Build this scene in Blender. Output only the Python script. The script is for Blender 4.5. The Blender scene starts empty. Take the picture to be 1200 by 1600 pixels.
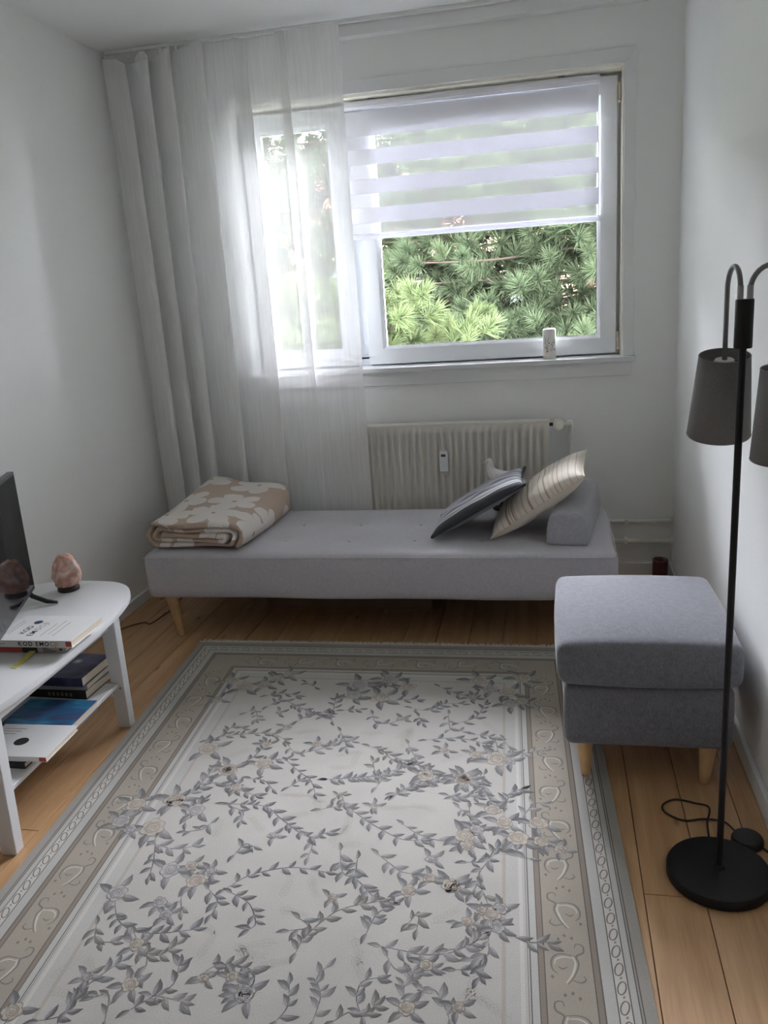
import bpy, bmesh, math, random
from mathutils import Vector, Matrix, noise
R = math.radians
scene = bpy.context.scene
COL = scene.collection

# ------------------------------------------------------------------ camera
cam_d = bpy.data.cameras.new('camera'); cam = bpy.data.objects.new('camera', cam_d); COL.objects.link(cam)
cam_d.sensor_fit = 'VERTICAL'; cam_d.sensor_height = 36.0; cam_d.lens = 1298.3/1600*36.0
cam_d.clip_start = 0.02; cam_d.clip_end = 300
yaw, pitch, roll = 0.20986, 0.26332, -0.067977
fw = Vector((-math.sin(yaw)*math.cos(pitch), math.cos(yaw)*math.cos(pitch), -math.sin(pitch)))
rt = Vector((math.cos(yaw), math.sin(yaw), 0)); up = rt.cross(fw)
rt2 = rt*math.cos(roll)+up*math.sin(roll); up2 = up*math.cos(roll)-rt*math.sin(roll)
m = Matrix.Identity(4)
for i in range(3):
    m[i][0] = rt2[i]; m[i][1] = up2[i]; m[i][2] = -fw[i]
m[0][3], m[1][3], m[2][3] = 0, -3.907, 1.401
cam.matrix_world = m
scene.camera = cam

# ------------------------------------------------------------------ sky and exposure
world = bpy.data.worlds.new('overcast_sky'); scene.world = world; world.use_nodes = True
bg = world.node_tree.nodes['Background']
bg.inputs[0].default_value = (0.98, 0.97, 1.06, 1); bg.inputs[1].default_value = 24.0
vs = scene.view_settings
vs.view_transform = 'Standard'; vs.look = 'None'; vs.gamma = 1.0; vs.use_curve_mapping = False
vs.exposure = 1.85
scene.cycles.max_bounces = 14; scene.cycles.diffuse_bounces = 8; scene.cycles.transparent_max_bounces = 32
scene.cycles.transmission_bounces = 10; scene.cycles.sample_clamp_indirect = 6.0
# portal: tells the renderer where daylight enters the room (gives no light of its own)
pl = bpy.data.lights.new('window_portal', 'AREA'); pl.shape = 'RECTANGLE'; pl.size = 1.72; pl.size_y = 1.18
pl.cycles.is_portal = True
po = bpy.data.objects.new('window_portal', pl); COL.objects.link(po)
po.location = (-0.56, 0.27, 1.63); po.rotation_euler = (R(-90), 0, 0); po['kind'] = 'helper'

# ------------------------------------------------------------------ mesh helpers
class MB:
    def __init__(s): s.v = []; s.f = []; s.uv = {}; s.col = []
    def add(s, vs, fs):
        n = len(s.v); s.v += [tuple(p) for p in vs]; s.f += [tuple(i+n for i in f) for f in fs]; return s
    def box(s, x0, x1, y0, y1, z0, z1):
        return s.add([(x0,y0,z0),(x1,y0,z0),(x1,y1,z0),(x0,y1,z0),(x0,y0,z1),(x1,y0,z1),(x1,y1,z1),(x0,y1,z1)],
              [(0,3,2,1),(4,5,6,7),(0,1,5,4),(1,2,6,5),(2,3,7,6),(3,0,4,7)])
    def rings(s, rings, closed=True, caps=True):
        k = len(rings[0]); vs = [p for r in rings for p in r]; fs = []
        for i in range(len(rings)-1):
            for j in range(k if closed else k-1):
                a = i*k+j; b = i*k+(j+1) % k
                fs.append((a, b, b+k, a+k))
        if caps and closed:
            fs.append(tuple(range(k-1, -1, -1))); fs.append(tuple((len(rings)-1)*k+j for j in range(k)))
        return s.add(vs, fs)
    def tube(s, pts, rad, seg=10, caps=True):
        pts = [Vector(p) for p in pts]; n = len(pts)
        rs = rad if isinstance(rad, (list, tuple)) else [rad]*n
        rings = []; prev = None
        for i, p in enumerate(pts):
            t = (pts[min(i+1, n-1)]-pts[max(i-1, 0)]).normalized()
            if prev is None:
                a = Vector((0,0,1)) if abs(t.z) < .9 else Vector((1,0,0))
                nx = t.cross(a).normalized()
            else:
                nx = (prev-t*prev.dot(t)).normalized()
            prev = nx; ny = t.cross(nx)
            rings.append([p+(nx*math.cos(2*math.pi*j/seg)+ny*math.sin(2*math.pi*j/seg))*rs[i] for j in range(seg)])
        return s.rings(rings, True, caps)
    def lathe(s, prof, c=(0,0,0), seg=40, caps=True):
        rings = [[(c[0]+r*math.cos(2*math.pi*j/seg), c[1]+r*math.sin(2*math.pi*j/seg), c[2]+z) for j in range(seg)] for r, z in prof]
        return s.rings(rings, True, caps)
    def grid(s, nx, ny, fn):
        vs = [fn(i/nx, j/ny) for j in range(ny+1) for i in range(nx+1)]
        fs = [(j*(nx+1)+i, j*(nx+1)+i+1, (j+1)*(nx+1)+i+1, (j+1)*(nx+1)+i) for j in range(ny) for i in range(nx)]
        return s.add(vs, fs)
    def build(s, name, mat, parent=None, smooth=False, bevel=0, bseg=2, loc=None, rot=None, auto=None, solid=0):
        me = bpy.data.meshes.new(name); me.from_pydata(s.v, [], s.f); me.update()
        bm = bmesh.new(); bm.from_mesh(me); bmesh.ops.recalc_face_normals(bm, faces=bm.faces); bm.to_mesh(me); bm.free()
        if smooth:
            me.polygons.foreach_set('use_smooth', [True]*len(me.polygons))
        if auto:
            me.polygons.foreach_set('use_smooth', [True]*len(me.polygons)); me.set_sharp_from_angle(angle=R(auto))
        if mat: me.materials.append(mat)
        o = bpy.data.objects.new(name, me); COL.objects.link(o)
        if parent: o.parent = parent
        if loc: o.location = loc
        if rot: o.rotation_euler = rot
        if bevel:
            b = o.modifiers.new('bevel', 'BEVEL'); b.width = bevel; b.segments = bseg; b.limit_method = 'ANGLE'; b.angle_limit = R(40)
            me.polygons.foreach_set('use_smooth', [True]*len(me.polygons)); b.harden_normals = True
        if solid:
            q = o.modifiers.new('thick', 'SOLIDIFY'); q.thickness = solid; q.offset = 0
        return o
def BX(*a): return MB().box(*a)
def tag(o, label, cat=None, group=None, kind=None):
    o['label'] = label
    if cat: o['category'] = cat
    if group: o['group'] = group
    if kind: o['kind'] = kind
    return o
def thing(name, label, cat, loc=(0,0,0), rot=(0,0,0), group=None, kind=None):
    o = bpy.data.objects.new(name, None); COL.objects.link(o); o.location = loc; o.rotation_euler = rot
    o.empty_display_size = .05
    return tag(o, label, cat, group, kind)
def smoothpath(pts, n=8):
    P = [Vector(p) for p in pts]; out = []
    for i in range(len(P)-1):
        p0 = P[max(i-1,0)]; p1 = P[i]; p2 = P[i+1]; p3 = P[min(i+2,len(P)-1)]
        for k in range(n):
            t = k/n
            out.append(.5*((2*p1)+(p2-p0)*t+(2*p0-5*p1+4*p2-p3)*t*t+(3*p1-p0-3*p2+p3)*t**3))
    out.append(P[-1]); return out
def rounded(mb_size, r, seg=6, subdiv=(1,1,1)):
    "rounded soft block: grid box projected on a rounded-box surface, local coords centred"
    sx, sy, sz = [q/2 for q in mb_size]; nx, ny, nz = subdiv
    mb = MB(); idx = {}
    def lin(n): return [i/n*2-1 for i in range(n+1)]
    def put(p):
        k = tuple(round(q, 6) for q in p)
        if k not in idx: idx[k] = len(mb.v); mb.v.append(k)
        return idx[k]
    def face(fn, a, b):
        A, B = lin(a), lin(b)
        for i in range(a):
            for j in range(b):
                mb.f.append((put(fn(A[i],B[j])), put(fn(A[i+1],B[j])), put(fn(A[i+1],B[j+1])), put(fn(A[i],B[j+1]))))
    for s in (-1, 1):
        face(lambda a, b: (a*sx, b*sy, s*sz), nx, ny)
        face(lambda a, b: (a*sx, s*sy, b*sz), nx, nz)
        face(lambda a, b: (s*sx, a*sy, b*sz), ny, nz)
    out = []
    for p in mb.v:
        c = [max(-(h-r), min(h-r, q)) for q, h in zip(p, (sx, sy, sz))]
        d = Vector([q-w for q, w in zip(p, c)])
        if d.length > 1e-9: d = d.normalized()*r
        out.append((c[0]+d.x, c[1]+d.y, c[2]+d.z))
    mb.v = out
    return mb

# ------------------------------------------------------------------ material helpers
MATS = {}
def mat(name, col, rough=.6, bump=None, var=None, metal=0, spec=None, objvar=0, sheen=0):
    """principled material; var=(scale, amount) tint noise, bump=(scale, strength) fine relief"""
    if name in MATS: return MATS[name]
    M = bpy.data.materials.new(name); M.use_nodes = True; nt = M.node_tree; b = nt.nodes['Principled BSDF']
    b.inputs['Base Color'].default_value = (*col, 1); b.inputs['Roughness'].default_value = rough; b.inputs['Metallic'].default_value = metal
    if spec is not None: b.inputs['Specular IOR Level'].default_value = spec
    if sheen: b.inputs['Sheen Weight'].default_value = sheen; b.inputs['Sheen Roughness'].default_value = .4
    tc = nt.nodes.new('ShaderNodeTexCoord')
    if var:
        n = nt.nodes.new('ShaderNodeTexNoise'); n.inputs['Scale'].default_value = var[0]; n.inputs['Detail'].default_value = 6; n.inputs['Roughness'].default_value = .65
        nt.links.new(tc.outputs['Object'], n.inputs['Vector'])
        r = nt.nodes.new('ShaderNodeValToRGB'); a = var[1]
        r.color_ramp.elements[0].position = .3; r.color_ramp.elements[1].position = .7
        r.color_ramp.elements[0].color = (*[c*(1-a) for c in col], 1); r.color_ramp.elements[1].color = (*[min(1, c*(1+a)) for c in col], 1)
        nt.links.new(n.outputs['Fac'], r.inputs['Fac']); nt.links.new(r.outputs['Color'], b.inputs['Base Color'])
    if bump:
        n2 = nt.nodes.new('ShaderNodeTexNoise'); n2.inputs['Scale'].default_value = bump[0]; n2.inputs['Detail'].default_value = 4
        nt.links.new(tc.outputs['Object'], n2.inputs['Vector'])
        bp = nt.nodes.new('ShaderNodeBump'); bp.inputs['Strength'].default_value = bump[1]; bp.inputs['Distance'].default_value = .002
        nt.links.new(n2.outputs['Fac'], bp.inputs['Height']); nt.links.new(bp.outputs['Normal'], b.inputs['Normal'])
    MATS[name] = M
    return M
def nodes(M):
    nt = M.node_tree
    return nt, nt.nodes, nt.links, nt.nodes['Principled BSDF']
def mth(nt, op, a, b=None, c=None):
    n = nt.nodes.new('ShaderNodeMath'); n.operation = op
    for i, q in enumerate((a, b, c)):
        if q is None: continue
        if isinstance(q, (int, float)): n.inputs[i].default_value = q
        else: nt.links.new(q, n.inputs[i])
    return n.outputs[0]
def mixc(nt, fac, a, b):
    n = nt.nodes.new('ShaderNodeMix'); n.data_type = 'RGBA'
    for s, q in ((0, fac), (6, a), (7, b)):
        if isinstance(q, (int, float)): n.inputs[s].default_value = q
        elif isinstance(q, tuple): n.inputs[s].default_value = (*q, 1)
        else: nt.links.new(q, n.inputs[s])
    return n.outputs[2]

wall_m = mat('wall_paint', (.86,.87,.865), .75, bump=(260,.35), var=(3,.012))
ceil_m = mat('ceiling_paint', (.87,.88,.88), .8, bump=(200,.15))
wht = mat('white_lacquer', (.72,.725,.74), .35, var=(8,.01))
pvc = mat('white_pvc', (.84,.86,.90), .3)
pvc_old = mat('cream_reveal_paint', (.88,.86,.76), .55, var=(20,.04))
trim_m = mat('trim_paint', (.80,.81,.81), .5, var=(6,.015))
enamel = mat('radiator_enamel', (.74,.71,.66), .4)
pipe_m = mat('pipe_enamel', (.76,.74,.70), .45)
black = mat('black_metal', (.008,.008,.009), .5, bump=(500,.1), spec=.35)
blackp = mat('black_plastic', (.012,.012,.013), .45)
steel = mat('brushed_neck', (.20,.20,.20), .42, metal=.6)
wood = mat('beech_leg', (.62,.40,.20), .5, var=(14,.18))

def fabric(name, c1, c2, scale=900, bump=.5):
    M = mat(name, c1, .92, sheen=.25); nt, N, L, b = nodes(M)
    tc = N.new('ShaderNodeTexCoord')
    n = N.new('ShaderNodeTexNoise'); n.inputs['Scale'].default_value = scale*.35; n.inputs['Detail'].default_value = 3; n.inputs['Roughness'].default_value = .7
    mp = N.new('ShaderNodeMapping'); mp.inputs['Scale'].default_value = (1, 1, .35)
    L.new(tc.outputs['Object'], mp.inputs['Vector']); L.new(mp.outputs['Vector'], n.inputs['Vector'])
    n3 = N.new('ShaderNodeTexNoise'); n3.inputs['Scale'].default_value = 60; n3.inputs['Detail'].default_value = 4
    L.new(tc.outputs['Object'], n3.inputs['Vector'])
    f = mth(nt, 'ADD', mth(nt, 'MULTIPLY', n.outputs['Fac'], .75), mth(nt, 'MULTIPLY', n3.outputs['Fac'], .25))
    r = N.new('ShaderNodeValToRGB'); r.color_ramp.elements[0].position = .36; r.color_ramp.elements[1].position = .64
    r.color_ramp.elements[0].color = (*c2, 1); r.color_ramp.elements[1].color = (*c1, 1)
    L.new(f, r.inputs['Fac']); L.new(r.outputs['Color'], b.inputs['Base Color'])
    bp = N.new('ShaderNodeBump'); bp.inputs['Strength'].default_value = bump; bp.inputs['Distance'].default_value = .0012
    L.new(n.outputs['Fac'], bp.inputs['Height']); L.new(bp.outputs['Normal'], b.inputs['Normal'])
    return M
bed_f = fabric('light_grey_weave', (.60,.585,.63), (.49,.475,.515))
ott_f = fabric('slate_grey_weave', (.205,.208,.242), (.12,.123,.142))
bol_f = fabric('bolster_weave', (.45,.45,.485), (.35,.35,.385))

def sheer(name, col, trans, transl=.5, weave=None):
    M = bpy.data.materials.new(name); M.use_nodes = True; nt = M.node_tree; N = nt.nodes; L = nt.links
    N.remove(N['Principled BSDF']); out = N['Material Output']
    t = N.new('ShaderNodeBsdfTransparent'); d = N.new('ShaderNodeBsdfDiffuse'); tl = N.new('ShaderNodeBsdfTranslucent')
    d.inputs['Color'].default_value = (*col, 1); tl.inputs['Color'].default_value = (*col, 1)
    m1 = N.new('ShaderNodeMixShader'); m1.inputs[0].default_value = transl; L.new(d.outputs[0], m1.inputs[1]); L.new(tl.outputs[0], m1.inputs[2])
    m2 = N.new('ShaderNodeMixShader'); m2.inputs[0].default_value = 1-trans; L.new(t.outputs[0], m2.inputs[1]); L.new(m1.outputs[0], m2.inputs[2])
    if weave:
        tc = N.new('ShaderNodeTexCoord'); n = N.new('ShaderNodeTexNoise'); n.inputs['Scale'].default_value = weave; n.inputs['Detail'].default_value = 2
        mp = N.new('ShaderNodeMapping'); mp.inputs['Scale'].default_value = (1, 1, .06)
        L.new(tc.outputs['Object'], mp.inputs['Vector']); L.new(mp.outputs['Vector'], n.inputs['Vector'])
        L.new(mth(nt, 'ADD', mth(nt, 'MULTIPLY', n.outputs['Fac'], .16), 1-trans-.08), m2.inputs[0])
    L.new(m2.outputs[0], out.inputs[0]); MATS[name] = M
    return M
voile = sheer('white_voile', (.95,.95,.95), .36, .14, weave=90)
voile2 = sheer('voile_header', (.95,.95,.95), .3, .4)
band_f = sheer('blind_opaque_band', (.90,.90,.94), .0, .15)
net_f = sheer('blind_net_band', (.95,.95,.98), .52, .042)

def glassmat():
    M = bpy.data.materials.new('window_glass'); M.use_nodes = True; nt = M.node_tree; N = nt.nodes; L = nt.links
    N.remove(N['Principled BSDF']); out = N['Material Output']
    t = N.new('ShaderNodeBsdfTransparent'); t.inputs[0].default_value = (.97,.985,.98,1)
    g = N.new('ShaderNodeBsdfGlossy'); g.inputs['Roughness'].default_value = .0
    fr = N.new('ShaderNodeFresnel'); fr.inputs[0].default_value = 1.5
    mx = N.new('ShaderNodeMixShader'); L.new(fr.outputs[0], mx.inputs[0]); L.new(t.outputs[0], mx.inputs[1]); L.new(g.outputs[0], mx.inputs[2])
    L.new(mx.outputs[0], out.inputs[0]); return M
glass = glassmat()

# ------------------------------------------------------------------ room shell
XL, XR, YB, YF, H = -1.97, .538, 0.0, -4.75, 2.5
def wood_floor():
    M = mat('pine_floor', (.5,.3,.15), .42); nt, N, L, b = nodes(M)
    tc = N.new('ShaderNodeTexCoord'); oi = N.new('ShaderNodeObjectInfo')
    ad = N.new('ShaderNodeVectorMath'); ad.operation = 'ADD'
    cb = N.new('ShaderNodeCombineXYZ'); L.new(mth(nt, 'MULTIPLY', oi.outputs['Random'], 37), cb.inputs[0]); L.new(mth(nt, 'MULTIPLY', oi.outputs['Random'], 91), cb.inputs[1])
    L.new(tc.outputs['Object'], ad.inputs[0]); L.new(cb.outputs[0], ad.inputs[1])
    mp = N.new('ShaderNodeMapping'); mp.inputs['Scale'].default_value = (16, 1.1, 1); L.new(ad.outputs[0], mp.inputs['Vector'])
    n = N.new('ShaderNodeTexNoise'); n.inputs['Scale'].default_value = 1.6; n.inputs['Detail'].default_value = 7; n.inputs['Distortion'].default_value = .6; L.new(mp.outputs[0], n.inputs['Vector'])
    mp2 = N.new('ShaderNodeMapping'); mp2.inputs['Scale'].default_value = (120, 5, 1); L.new(ad.outputs[0], mp2.inputs['Vector'])
    n2 = N.new('ShaderNodeTexNoise'); n2.inputs['Scale'].default_value = 2; n2.inputs['Detail'].default_value = 4; L.new(mp2.outputs[0], n2.inputs['Vector'])
    f = mth(nt, 'ADD', mth(nt, 'MULTIPLY', n.outputs['Fac'], .7), mth(nt, 'MULTIPLY', n2.outputs['Fac'], .3))
    r = N.new('ShaderNodeValToRGB'); e = r.color_ramp.elements
    e[0].position = .33; e[0].color = (.43,.235,.105,1); e[1].position = .68; e[1].color = (.62,.40,.215,1)
    L.new(f, r.inputs['Fac'])
    mp3 = N.new('ShaderNodeMapping'); mp3.inputs['Scale'].default_value = (6.5, 2.6, 1); L.new(ad.outputs[0], mp3.inputs['Vector'])
    vo = N.new('ShaderNodeTexVoronoi'); vo.inputs['Scale'].default_value = 1.5; L.new(mp3.outputs[0], vo.inputs['Vector'])
    kn = N.new('ShaderNodeValToRGB'); k = kn.color_ramp.elements
    k[0].position = .05; k[0].color = (1,1,1,1); k[1].position = .115; k[1].color = (0,0,0,1); L.new(vo.outputs['Distance'], kn.inputs['Fac'])
    knot = mixc(nt, mth(nt, 'MULTIPLY', kn.outputs['Color'], .75), r.outputs['Color'], (.12,.055,.025))
    tint = mixc(nt, mth(nt, 'MULTIPLY', oi.outputs['Random'], .35), knot, (.52,.28,.13))
    L.new(tint, b.inputs['Base Color'])
    bp = N.new('ShaderNodeBump'); bp.inputs['Strength'].default_value = .15; bp.inputs['Distance'].default_value = .001
    L.new(f, bp.inputs['Height']); L.new(bp.outputs['Normal'], b.inputs['Normal'])
    return M
floor_m = wood_floor()
sub_m = mat('floor_gap', (.07,.04,.025), .9)
fl = BX(XL-.1, XR+.1, YF-.1, .02, -.08, -.012).build('floor', sub_m)
tag(fl, 'honey coloured pine plank floor of the room', kind='structure')
random.seed(5)
W = .135; x = .328-W*18
while x < XR+.02:
    y = YF - random.random()*1.6
    if abs(x-.193) < .01: y = -2.201-1.9*2
    while y < .02:
        ln = 1.9
        a, b_ = max(y, YF-.05), min(y+ln, .02)
        if b_-a > .05 and min(x+W, XR+.05)-max(x, XL-.05) > .01:
            x0, x1 = max(x, XL-.05), min(x+W, XR+.05)
            mb = BX(-(x1-x0)/2+.0009, (x1-x0)/2-.0009, -(b_-a)/2+.0007, (b_-a)/2-.0007, -.018, 0)
            mb.build('plank', floor_m, fl, bevel=.0012, bseg=1, loc=((x0+x1)/2, (a+b_)/2, 0))
        y += ln
    x += W
tag(BX(XL-.1, XR+.1, YF-.1, .35, H, H+.1).build('ceiling', ceil_m), 'plain white painted ceiling above the room', kind='structure')
tag(BX(XL-.1, XL, YF-.1, .35, -.02, H+.02).build('wall_left', wall_m), 'white wall behind the oval table and television', kind='structure')
tag(BX(XR, XR+.1, YF-.1, .35, -.02, H+.02).build('wall_right', wall_m), 'white wall beside the floor lamp and footstool', kind='structure')
tag(BX(XL-.1, XR+.1, YF-.1, YF, -.02, H+.02).build('wall_front', wall_m), 'white wall at the camera end of the room', kind='structure')
OX0, OX1, OZ0, OZ1 = -1.43, .305, 1.012, 2.226
wb = MB().box(XL-.1, OX0, 0, .32, -.02, H+.02).box(OX1, XR+.1, 0, .32, -.02, H+.02).box(OX0, OX1, 0, .32, -.02, OZ0).box(OX0, OX1, 0, .32, OZ1, H+.02)
tag(wb.build('wall_back', wall_m), 'white window wall behind the radiator and daybed', kind='structure')
tag(BX(XL, XL+.015, YF, 0, 0, .055).build('baseboard_left', trim_m, bevel=.004), 'white baseboard along the wall by the oval table', kind='structure')
tag(BX(XR-.015, XR, YF, 0, 0, .065).build('baseboard_right', trim_m, bevel=.004), 'white baseboard along the wall by the floor lamp', kind='structure')
tag(BX(XL+.016, XR-.016, -.015, 0, 0, .062).build('baseboard_back', trim_m, bevel=.004), 'white baseboard under the radiator pipes', kind='structure')
# ceiling board over the curtain
tag(BX(XL, XR, -.057, 0, 2.44, H).build('trim_1', trim_m, bevel=.004), 'white boxed board along the ceiling above the window', kind='structure')
# casing round the window
cs = thing('trim_2', 'white mitred casing boards framing the window opening', None, (0,0,0), kind='structure')
cw = .047
def prism(pts, y0, y1):
    n = len(pts)
    return MB().add([(p[0], y0, p[1]) for p in pts]+[(p[0], y1, p[1]) for p in pts], [tuple(range(n)), tuple(range(2*n-1, n-1, -1))]+[(i, (i+1) % n, (i+1) % n+n, i+n) for i in range(n)])
prism([(OX0-cw, OZ1+.055), (OX1+cw, OZ1+.055), (OX1, OZ1), (OX0, OZ1)], -.013, 0).build('board', trim_m, cs, bevel=.002)
prism([(OX1, OZ1-.0006), (OX1+cw, OZ1+.0544), (OX1+cw, 1.037), (OX1, 1.037)], -.013, 0).build('board', trim_m, cs, bevel=.002)
prism([(OX0, OZ1-.0006), (OX0-cw, OZ1+.0544), (OX0-cw, 1.037), (OX0, 1.037)], -.013, 0).build('board', trim_m, cs, bevel=.002)
sl = thing('trim_3', 'white window sill board with an apron below', None, (0,0,0), kind='structure')
BX(OX0-.055, OX1+.055, -.045, .0, 1.013, 1.037).add(*(lambda q: (q.v, q.f))(BX(OX0, OX1, 0, .13, 1.013, 1.037))).build('sill', wht, sl, bevel=.004)
BX(OX0-.045, OX1+.041, -.016, 0, .95, 1.013).build('apron', trim_m, sl, bevel=.003)

# window
win = thing('window_1', 'white framed two-sash window looking out on pine trees', None, (0,0,0), kind='structure')
def frame(x0, x1, z0, z1, w, y0, y1, mb=None, chamf=0):
    mb = mb or MB()
    # four bars with a sloped inner bead
    o = [(x0,z0),(x1,z0),(x1,z1),(x0,z1)]; i_ = [(x0+w,z0+w),(x1-w,z0+w),(x1-w,z1-w),(x0+w,z1-w)]
    k = [(x0+w-chamf,z0+w-chamf),(x1-w+chamf,z0+w-chamf),(x1-w+chamf,z1-w+chamf),(x0+w-chamf,z1-w+chamf)]
    rings = [[(p[0],y1,p[1]) for p in o], [(p[0],y0,p[1]) for p in o], [(p[0],y0,p[1]) for p in k], [(p[0],y0+chamf*1.2,p[1]) for p in i_], [(p[0],y1,p[1]) for p in i_]]
    vs = [p for r in rings for p in r]; fs = []
    for a in range(5):
        for j in range(4):
            fs.append((a*4+j, a*4+(j+1) % 4, ((a+1) % 5)*4+(j+1) % 4, ((a+1) % 5)*4+j))
    return mb.add(vs, fs)
frame(OX0+.001, OX1-.006, 1.037, 2.214, .04, .125, .19).box(-.925, -.86, .125, .19, 1.07, 2.18).build('frame', pvc, win)
BX(OX0, OX1, .0, .19, 2.2145, 2.226).build('head_lining', pvc_old, win)
BX(OX1-.006, OX1, .0, .19, 1.037, 2.2145).build('side_lining', pvc_old, win)
def sash(x0, x1):
    s = frame(x0, x1, 1.044, 2.2, .085, .075, .13, chamf=.014).build('sash', pvc, win, bevel=.003, bseg=2)
    BX(x0+.08, x1-.08, .098, .102, 1.124, 2.12).build('pane', glass, s)
    g = frame(x0+.082, x1-.082, 1.126, 2.118, .005, .093, .097).build('gasket', mat('grey_gasket', (.10,.11,.12), .7), s)
    return s
s1 = sash(-.868, .283); s2 = sash(-1.405, -.918)
for z in (2.135, 1.105):
    mb = MB().tube([(.2905, .066, z-.035), (.2905, .066, z+.035)], .0065, 12)
    mb.build('hinge', mat('hinge_beige', (.62,.54,.42), .4), s1, auto=50)
    MB().tube([(.2905, .066, z-.045), (.2905, .066, z-.037)], .0068, 12).build('hinge_cap', pvc_old, s1, auto=50)

# ------------------------------------------------------------------ outside
tag(BX(-60, 60, .6, 120, -6.3, -6.0).build('ground', mat('lawn', (.07,.10,.035), .95, var=(.6,.3))), 'green lawn far below the window', kind='structure')
hs = thing('house', 'sand coloured house glimpsed behind the pines', 'house', (-2, 17, -6))
BX(-7, 7, 0, 8, 0, 8.6).build('wall', mat('sand_render', (.30,.19,.11), .9, var=(2,.06)), hs)
prism([(-7.4,8.6),(7.4,8.6),(6.2,10.0),(-6.2,10.0)], -.4, 8.4).build('roof', mat('roof_tile', (.25,.09,.06), .8, var=(3,.2)), hs)
for wx in (-5.5,-3.2,-.9,1.4,3.7,5.6):
    for wz in (1.2, 4.0, 6.6):
        f = frame(wx-.6, wx+.6, wz, wz+1.4, .09, -.05, .05).build('window', mat('brown_frame', (.16,.11,.08), .7), hs)
        BX(wx-.55, wx+.55, -.01, .0, wz+.05, wz+1.35).build('pane', mat('dark_pane', (.06,.07,.08), .6), f)
# pines
def needle_mat(name, c1, c2):
    M = mat(name, c1, .7, spec=.08); nt, N, L, b = nodes(M)
    oi = N.new('ShaderNodeObjectInfo'); tc = N.new('ShaderNodeTexCoord')
    n = N.new('ShaderNodeTexNoise'); n.inputs['Scale'].default_value = 9; L.new(tc.outputs['Object'], n.inputs['Vector'])
    f = mth(nt, 'ADD', mth(nt, 'MULTIPLY', oi.outputs['Random'], .7), mth(nt, 'MULTIPLY', n.outputs['Fac'], .3))
    L.new(mixc(nt, f, c1, c2), b.inputs['Base Color'])
    tl = N.new('ShaderNodeBsdfTranslucent'); L.new(mixc(nt, f, c1, c2), tl.inputs[0])
    mx = N.new('ShaderNodeMixShader'); mx.inputs[0].default_value = .3; L.new(b.outputs[0], mx.inputs[1]); L.new(tl.outputs[0], mx.inputs[2])
    L.new(mx.outputs[0], N['Material Output'].inputs[0])
    return M
nd_l = needle_mat('young_needles', (.030,.043,.016), (.058,.071,.030))
nd_d = needle_mat('old_needles', (.018,.028,.015), (.042,.055,.027))
bark = mat('pine_bark', (.20,.14,.10), .9, var=(12,.3), bump=(40,.8))
twig = mat('pine_twig', (.020,.0155,.012), .9, spec=.03)
bud_m = mat('pine_bud', (.62,.58,.26), .7)
def tuft(seed, n=150, ln=.125, spread=1.25, w=.0019):
    rnd = random.Random(seed); mb = MB()
    for i in range(n):
        t = (i+.5)/n; base = Vector((0, 0, .10*t-.05))
        th = rnd.uniform(0, 2*math.pi); ph = spread*(1-.72*t)*rnd.uniform(.75, 1.15)
        d = Vector((math.sin(ph)*math.cos(th), math.sin(ph)*math.sin(th), math.cos(ph)))
        l = ln*rnd.uniform(.75, 1.1); sd = d.cross(Vector((rnd.uniform(-1,1), rnd.uniform(-1,1), .3))).normalized(); s2_ = d.cross(sd)
        c = base+d*l*.5+Vector((0,0,-.006))
        a = [base+sd*w, base-sd*w*.5+s2_*w, base-sd*w*.5-s2_*w]; b_ = [q+d*l*.55-Vector((0,0,.003)) for q in a]; tip = base+d*l-Vector((0,0,.009))
        k = len(mb.v); mb.v += [tuple(q) for q in a+b_+[tip]]
        mb.f += [(k,k+1,k+4,k+3), (k+1,k+2,k+5,k+4), (k+2,k,k+3,k+5), (k+3,k+4,k+6), (k+4,k+5,k+6), (k+5,k+3,k+6)]
    return mb
def pine(name, label, loc, tufts_at, nmat, base_seed, trunk_h, trunk_r, boughs, extra, tsize):
    t = thing(name, label, 'tree', loc, group='pine trees outside the window')
    L0 = Vector(loc); rnd = random.Random(base_seed)
    tr = [(rnd.uniform(-.04,.04), rnd.uniform(-.04,.04), z) for z in [trunk_h*i/8 for i in range(9)]]; tr[0] = (0,0,-.1)
    MB().tube(tr, [trunk_r*(1-.7*i/8) for i in range(9)], 12).build('trunk', bark, t, smooth=True)
    for bpts in boughs:
        pts = smoothpath([Vector(p)-L0 for p in bpts], 5)
        MB().tube(pts, [.013*(1-.8*i/len(pts))+.003 for i in range(len(pts))], 7).build('branch', twig, t, smooth=True)
    meshes = []
    for k in range(4):
        o = tuft(base_seed*10+k, ln=tsize).build('needle_tuft', nmat, t); meshes.append(o.data)
        meshes[-1]; bpy.data.objects.remove(o)
    for i, (p, d) in enumerate(tufts_at[:298]):
        o = bpy.data.objects.new('needle_tuft', meshes[i % 4]); COL.objects.link(o); o.parent = t
        o.location = Vector(p)-L0; o.rotation_mode = 'QUATERNION'; o.rotation_quaternion = Vector(d).to_track_quat('Z', 'Y')
        s = rnd.uniform(.8, 1.25); o.scale = (s, s, s)
    mb = MB()
    protos = [tuft(base_seed*10+k, n=64, ln=tsize*1.2, w=.0034) for k in range(3)]
    coarse = [tuft(base_seed*10+k+50, n=30, ln=tsize*1.5, w=.007) for k in range(3)]
    nt_ = len(tufts_at[298:])
    for i, (p, d) in enumerate(tufts_at[298:]+extra):
        q = Vector(d).to_track_quat('Z', 'Y'); pr = (protos if i < nt_ else coarse)[i % 3]; s = rnd.uniform(.8, 1.3)
        mb.add([q @ (Vector(v)*s)+Vector(p)-L0 for v in pr.v], pr.f)
    o = mb.build('foliage', nmat, t); o['kind'] = 'stuff'
    return t
rnd = random.Random(11)
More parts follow.
